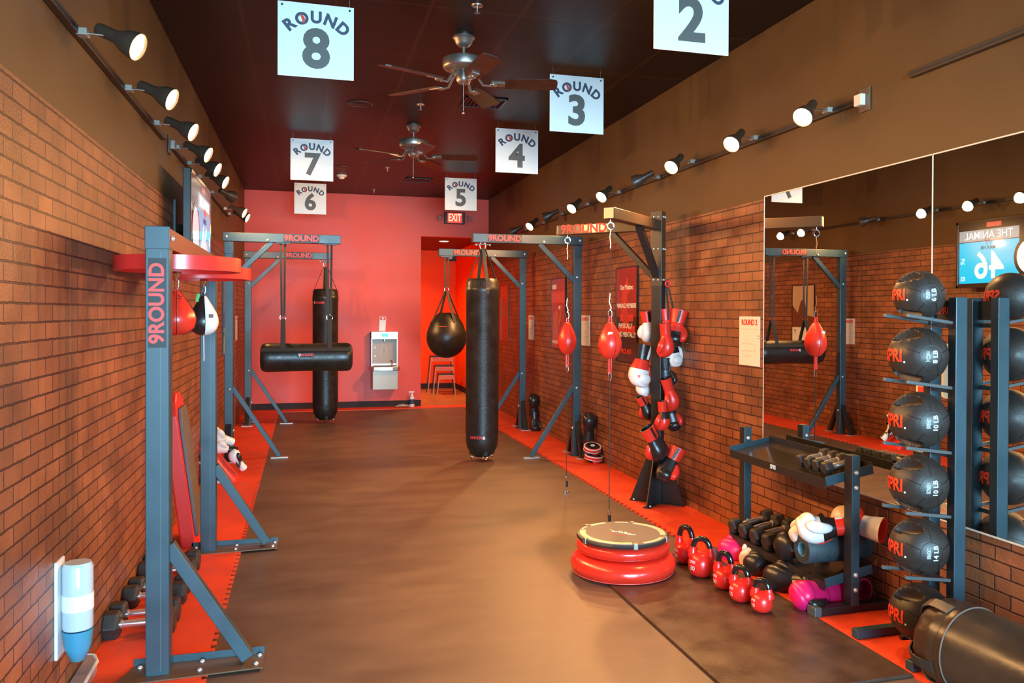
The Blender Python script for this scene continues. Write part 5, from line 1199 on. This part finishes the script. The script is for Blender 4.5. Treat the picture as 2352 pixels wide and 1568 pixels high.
mk('piping', torus(bmesh.new(), (0, -.063, 0), r * 1.012, .003, basis((1, 0, 0), (0, 0, 1)), 56, 6), mat('piping_grey', (.16, .13, .11), .5), t, smooth=60)
for a, n_ in ((R(115), 0), (R(200), 1), (R(245), 2)):
    c, s = math.cos(a), math.sin(a); bm = bmesh.new()
    pts = [(r * 1.02, -.02), (r * 1.05, .04), (r * 1.04, .07), (r * .92, .11), (r * .68, .135), (r * .5, .12)]
    for (r0, y0), (r1, y1) in zip(pts, pts[1:]): bar(bm, (r0 * c, y0, r0 * s), (r1 * c, y1, r1 * s), .045, .005, (c, 0, s))
    mk('strap', bm, mat('strap_brown_black', (.09, .065, .045), .5) if n_ == 0 else WEB, t)

# ------------------------------------------------------------------ right wall floor items behind the stands
def focus_mitt(p, rot, label):
    t = thing('focus_mitt', label, 'focus mitt', p, 0, 'red and black focus mitts by the right wall', rot=rot)
    bm = loft(bmesh.new(), [((0, 0, 0), .085, .07, None), ((0, 0, .012), .098, .082, None), ((0, 0, .032), .098, .082, None), ((0, 0, .045), .08, .066, None)], 28); mk('pad', bm, REDLEATH, t, smooth=50)
    mk('target_face', lathe(bmesh.new(), [(0, .050), (.075, .049), (.080, .044), (0, .044)], n=28, sx=1, sy=.84), BLKLEATH2, t, smooth=40)
    mk('white_piping', torus(bmesh.new(), (0, 0, .038), .094, .006, None, 32, 8, 1, .84), WHITELEATH, t, smooth=60)
    mk('lower_piping', torus(bmesh.new(), (0, 0, .008), .094, .005, None, 32, 8, 1, .84), WHITELEATH, t, smooth=60)
    mk('centre_mark', lathe(bmesh.new(), [(0, .0515), (.02, .0515), (.02, .050), (0, .050)], n=18, sx=1.3), DECALWHT, t)
    bm = loft(bmesh.new(), [((0, -.05, .0), .05, .02, None), ((0, -.055, -.02), .045, .022, None), ((0, -.05, -.035), .02, .01, None)], 14); mk('grip', bm, REDLEATH, t, smooth=60)
focus_mitt((2.742, 7.81, .045), (R(10), R(5), R(20)), 'lower red and black focus mitt on the red mat behind the stand')
focus_mitt((2.738, 7.84, .135), (R(18), R(-8), R(35)), 'upper red and black focus mitt stacked on another one')
G3 = 'black gloves stacked against the right wall'
glove('shiny black glove standing above the red focus mitts by the wall', (2.765, 8.02, .21), (0, -.15, 1), (1, 0, 0), .98, cuff=BLKLEATH2, thumbm=BLKLEATH2, stripe=None, group=G3)
glove('black glove on the mat behind the red focus mitts', (2.76, 8.08, .075), (-.15, -1, .05), (0, 0, 1), .95, cuff=BLKLEATH2, thumbm=BLKLEATH2, stripe=None, group=G3)
glove('upper black glove behind the farther right bag stand post', (2.775, 10.2, .20), (0, -.1, 1), (1, 0, 0), .95, cuff=BLKLEATH2, thumbm=BLKLEATH2, stripe=None, group=G3)
glove('lower black glove behind the farther right bag stand post', (2.775, 10.15, .25), (0, -.1, -1), (1, 0, 0), .9, cuff=BLKLEATH2, thumbm=BLKLEATH2, stripe=None, group=G3)

# ------------------------------------------------------------------ left wall floor items
GD = 'hex dumbbells on the floor along the left wall'
for i, (y, rr) in enumerate(((4.19, .062), (4.33, .060), (4.60, .056), (4.75, .054), (5.00, .060), (5.16, .060))):
    dumbbell(-.735, y, .011 + rr * .93, rr, .155 if i < 2 else .15, .078, ['nearest chrome-handled hex dumbbell on the floor by the left wall', 'second nearest hex dumbbell on the floor by the left wall', 'third hex dumbbell from the camera by the left wall', 'fourth hex dumbbell from the camera by the left wall', 'fifth hex dumbbell, partly behind the near slate post', 'farthest hex dumbbell, below the leaning red board'][i], GD, 0)
t = thing('incline_board', 'long red board with a black padded face leaning on the left wall between the posts', 'padded board', (-.665, 5.83, .011), 0, rot=(0, R(-7.5), 0))
pts = [(-.19, 0), (.19, 0), (.19, .84), (.15, .93), (.08, .975), (-.08, .975), (-.15, .93), (-.19, .84)]
mk('board_body', prism(bmesh.new(), pts, -.085, 0, basis((0, 1, 0), (0, 0, 1))), REDPLAT, t, bevel=.012)
pts = [(-.15, .06), (.15, .06), (.15, .80), (.11, .88), (-.11, .88), (-.15, .80)]
mk('padded_face', prism(bmesh.new(), pts, 0, .022, basis((0, 1, 0), (0, 0, 1))), GREYV, t, bevel=.008)
t = thing('kick_shield', 'red slab-like kick shield leaning on the wall before the left bag stand', 'kick shield', (-.575, 7.86, .011), 0, rot=(0, R(-38), 0))
mk('shield_body', bx(-.075, 0, -.16, .16, 0, .45), REDLEATH, t, bevel=.02)
mk('dark_back', bx(-.10, -.073, -.14, .14, .04, .42), BLKLEATH2, t, bevel=.01)
mk('white_strap', tube(bmesh.new(), [(-.105, -.13, .04), (-.125, -.13, .12), (-.135, -.13, .22), (-.12, -.13, .34)], .014, 8), WHITELEATH, t, smooth=60)
G4 = 'white gloves and pads piled on the red kick shield'
glove('upper white glove lying on the red kick shield', (-.64, 7.95, .33), (-.55, -.35, .35), (0, -1, .2), .85, cuff=WHITELEATH, back=WHITELEATH, fist=WHITELEATH, thumbm=WHITELEATH, group=G4)
glove('middle white and black glove lying on the red kick shield', (-.60, 7.90, .255), (-.75, -.30, .25), (0, -1, .3), .80, cuff=BLKLEATH2, back=WHITELEATH, fist=WHITELEATH, thumbm=WHITELEATH, group=G4)
glove('lower white glove with black strap at the foot of the red kick shield', (-.535, 7.90, .10), (-.45, -.3, .70), (0, -1, .3), .72, cuff=WHITELEATH, back=WHITELEATH, fist=WHITELEATH, thumbm=BLKLEATH2, group=G4)
bm = bmesh.new(); random.seed(11)
for k in range(7): tube(bm, [(random.uniform(-.03, .03), random.uniform(-.04, .04), 0), (random.uniform(-.03, .03), random.uniform(-.04, .04), .04), (random.uniform(-.03, .03), random.uniform(-.04, .04), .09)], .009, 6)
o = mk('hand_wrap', bm, mat('olive_strap', (.08, .055, .03), .7), smooth=60); o.location = (-.545, 7.86, .13); o.rotation_euler = (0, R(-38), 0); tag(o, 'bunched dark hand wrap on the red kick shield', 'hand wrap')
# dispenser and grey board at the left edge
t = thing('wipes_dispenser', 'clear and white cylindrical dispenser on the left wall at the photo edge', 'dispenser', (XL + .075, 3.46, .22))
mk('wall_plate', bx(-.067, -.055, -.05, .05, .0, .36), WHITE, t, bevel=.004)
mk('clear_tub', lathe(bmesh.new(), [(0, .10), (.05, .10), (.052, .11), (.052, .33), (.045, .345), (0, .345)], n=28), CLEARP, t, smooth=40)
mk('white_band', lathe(bmesh.new(), [(.0525, .17), (.0535, .171), (.0535, .229), (.0525, .23)], n=28), WHITE, t)
mk('blue_base', lathe(bmesh.new(), [(0, -.03), (.025, -.02), (.045, .03), (.052, .095), (0, .095)], n=28), BLUEP, t, smooth=50)
t = thing('low_bench_top', 'grey-topped board with a pale rim at the lower left edge of the photo', 'board', (-.855 + .0, 3.60, .011), R(0))
bm = prism(bmesh.new(), [(-.025, -.36), (.035, -.36), (.03, .20), (.005, .27), (-.025, .28)], .0, .05); mk('board_top', bm, mat('board_grey', (.3, .24, .24), .4), t, bevel=.004)
bm = bmesh.new(); tube(bm, [(.035, -.36, .045), (.03, .20, .045), (.005, .27, .045), (-.025, .28, .045)], .008, 8); mk('pale_rim', bm, WHITELEATH, t, smooth=60)
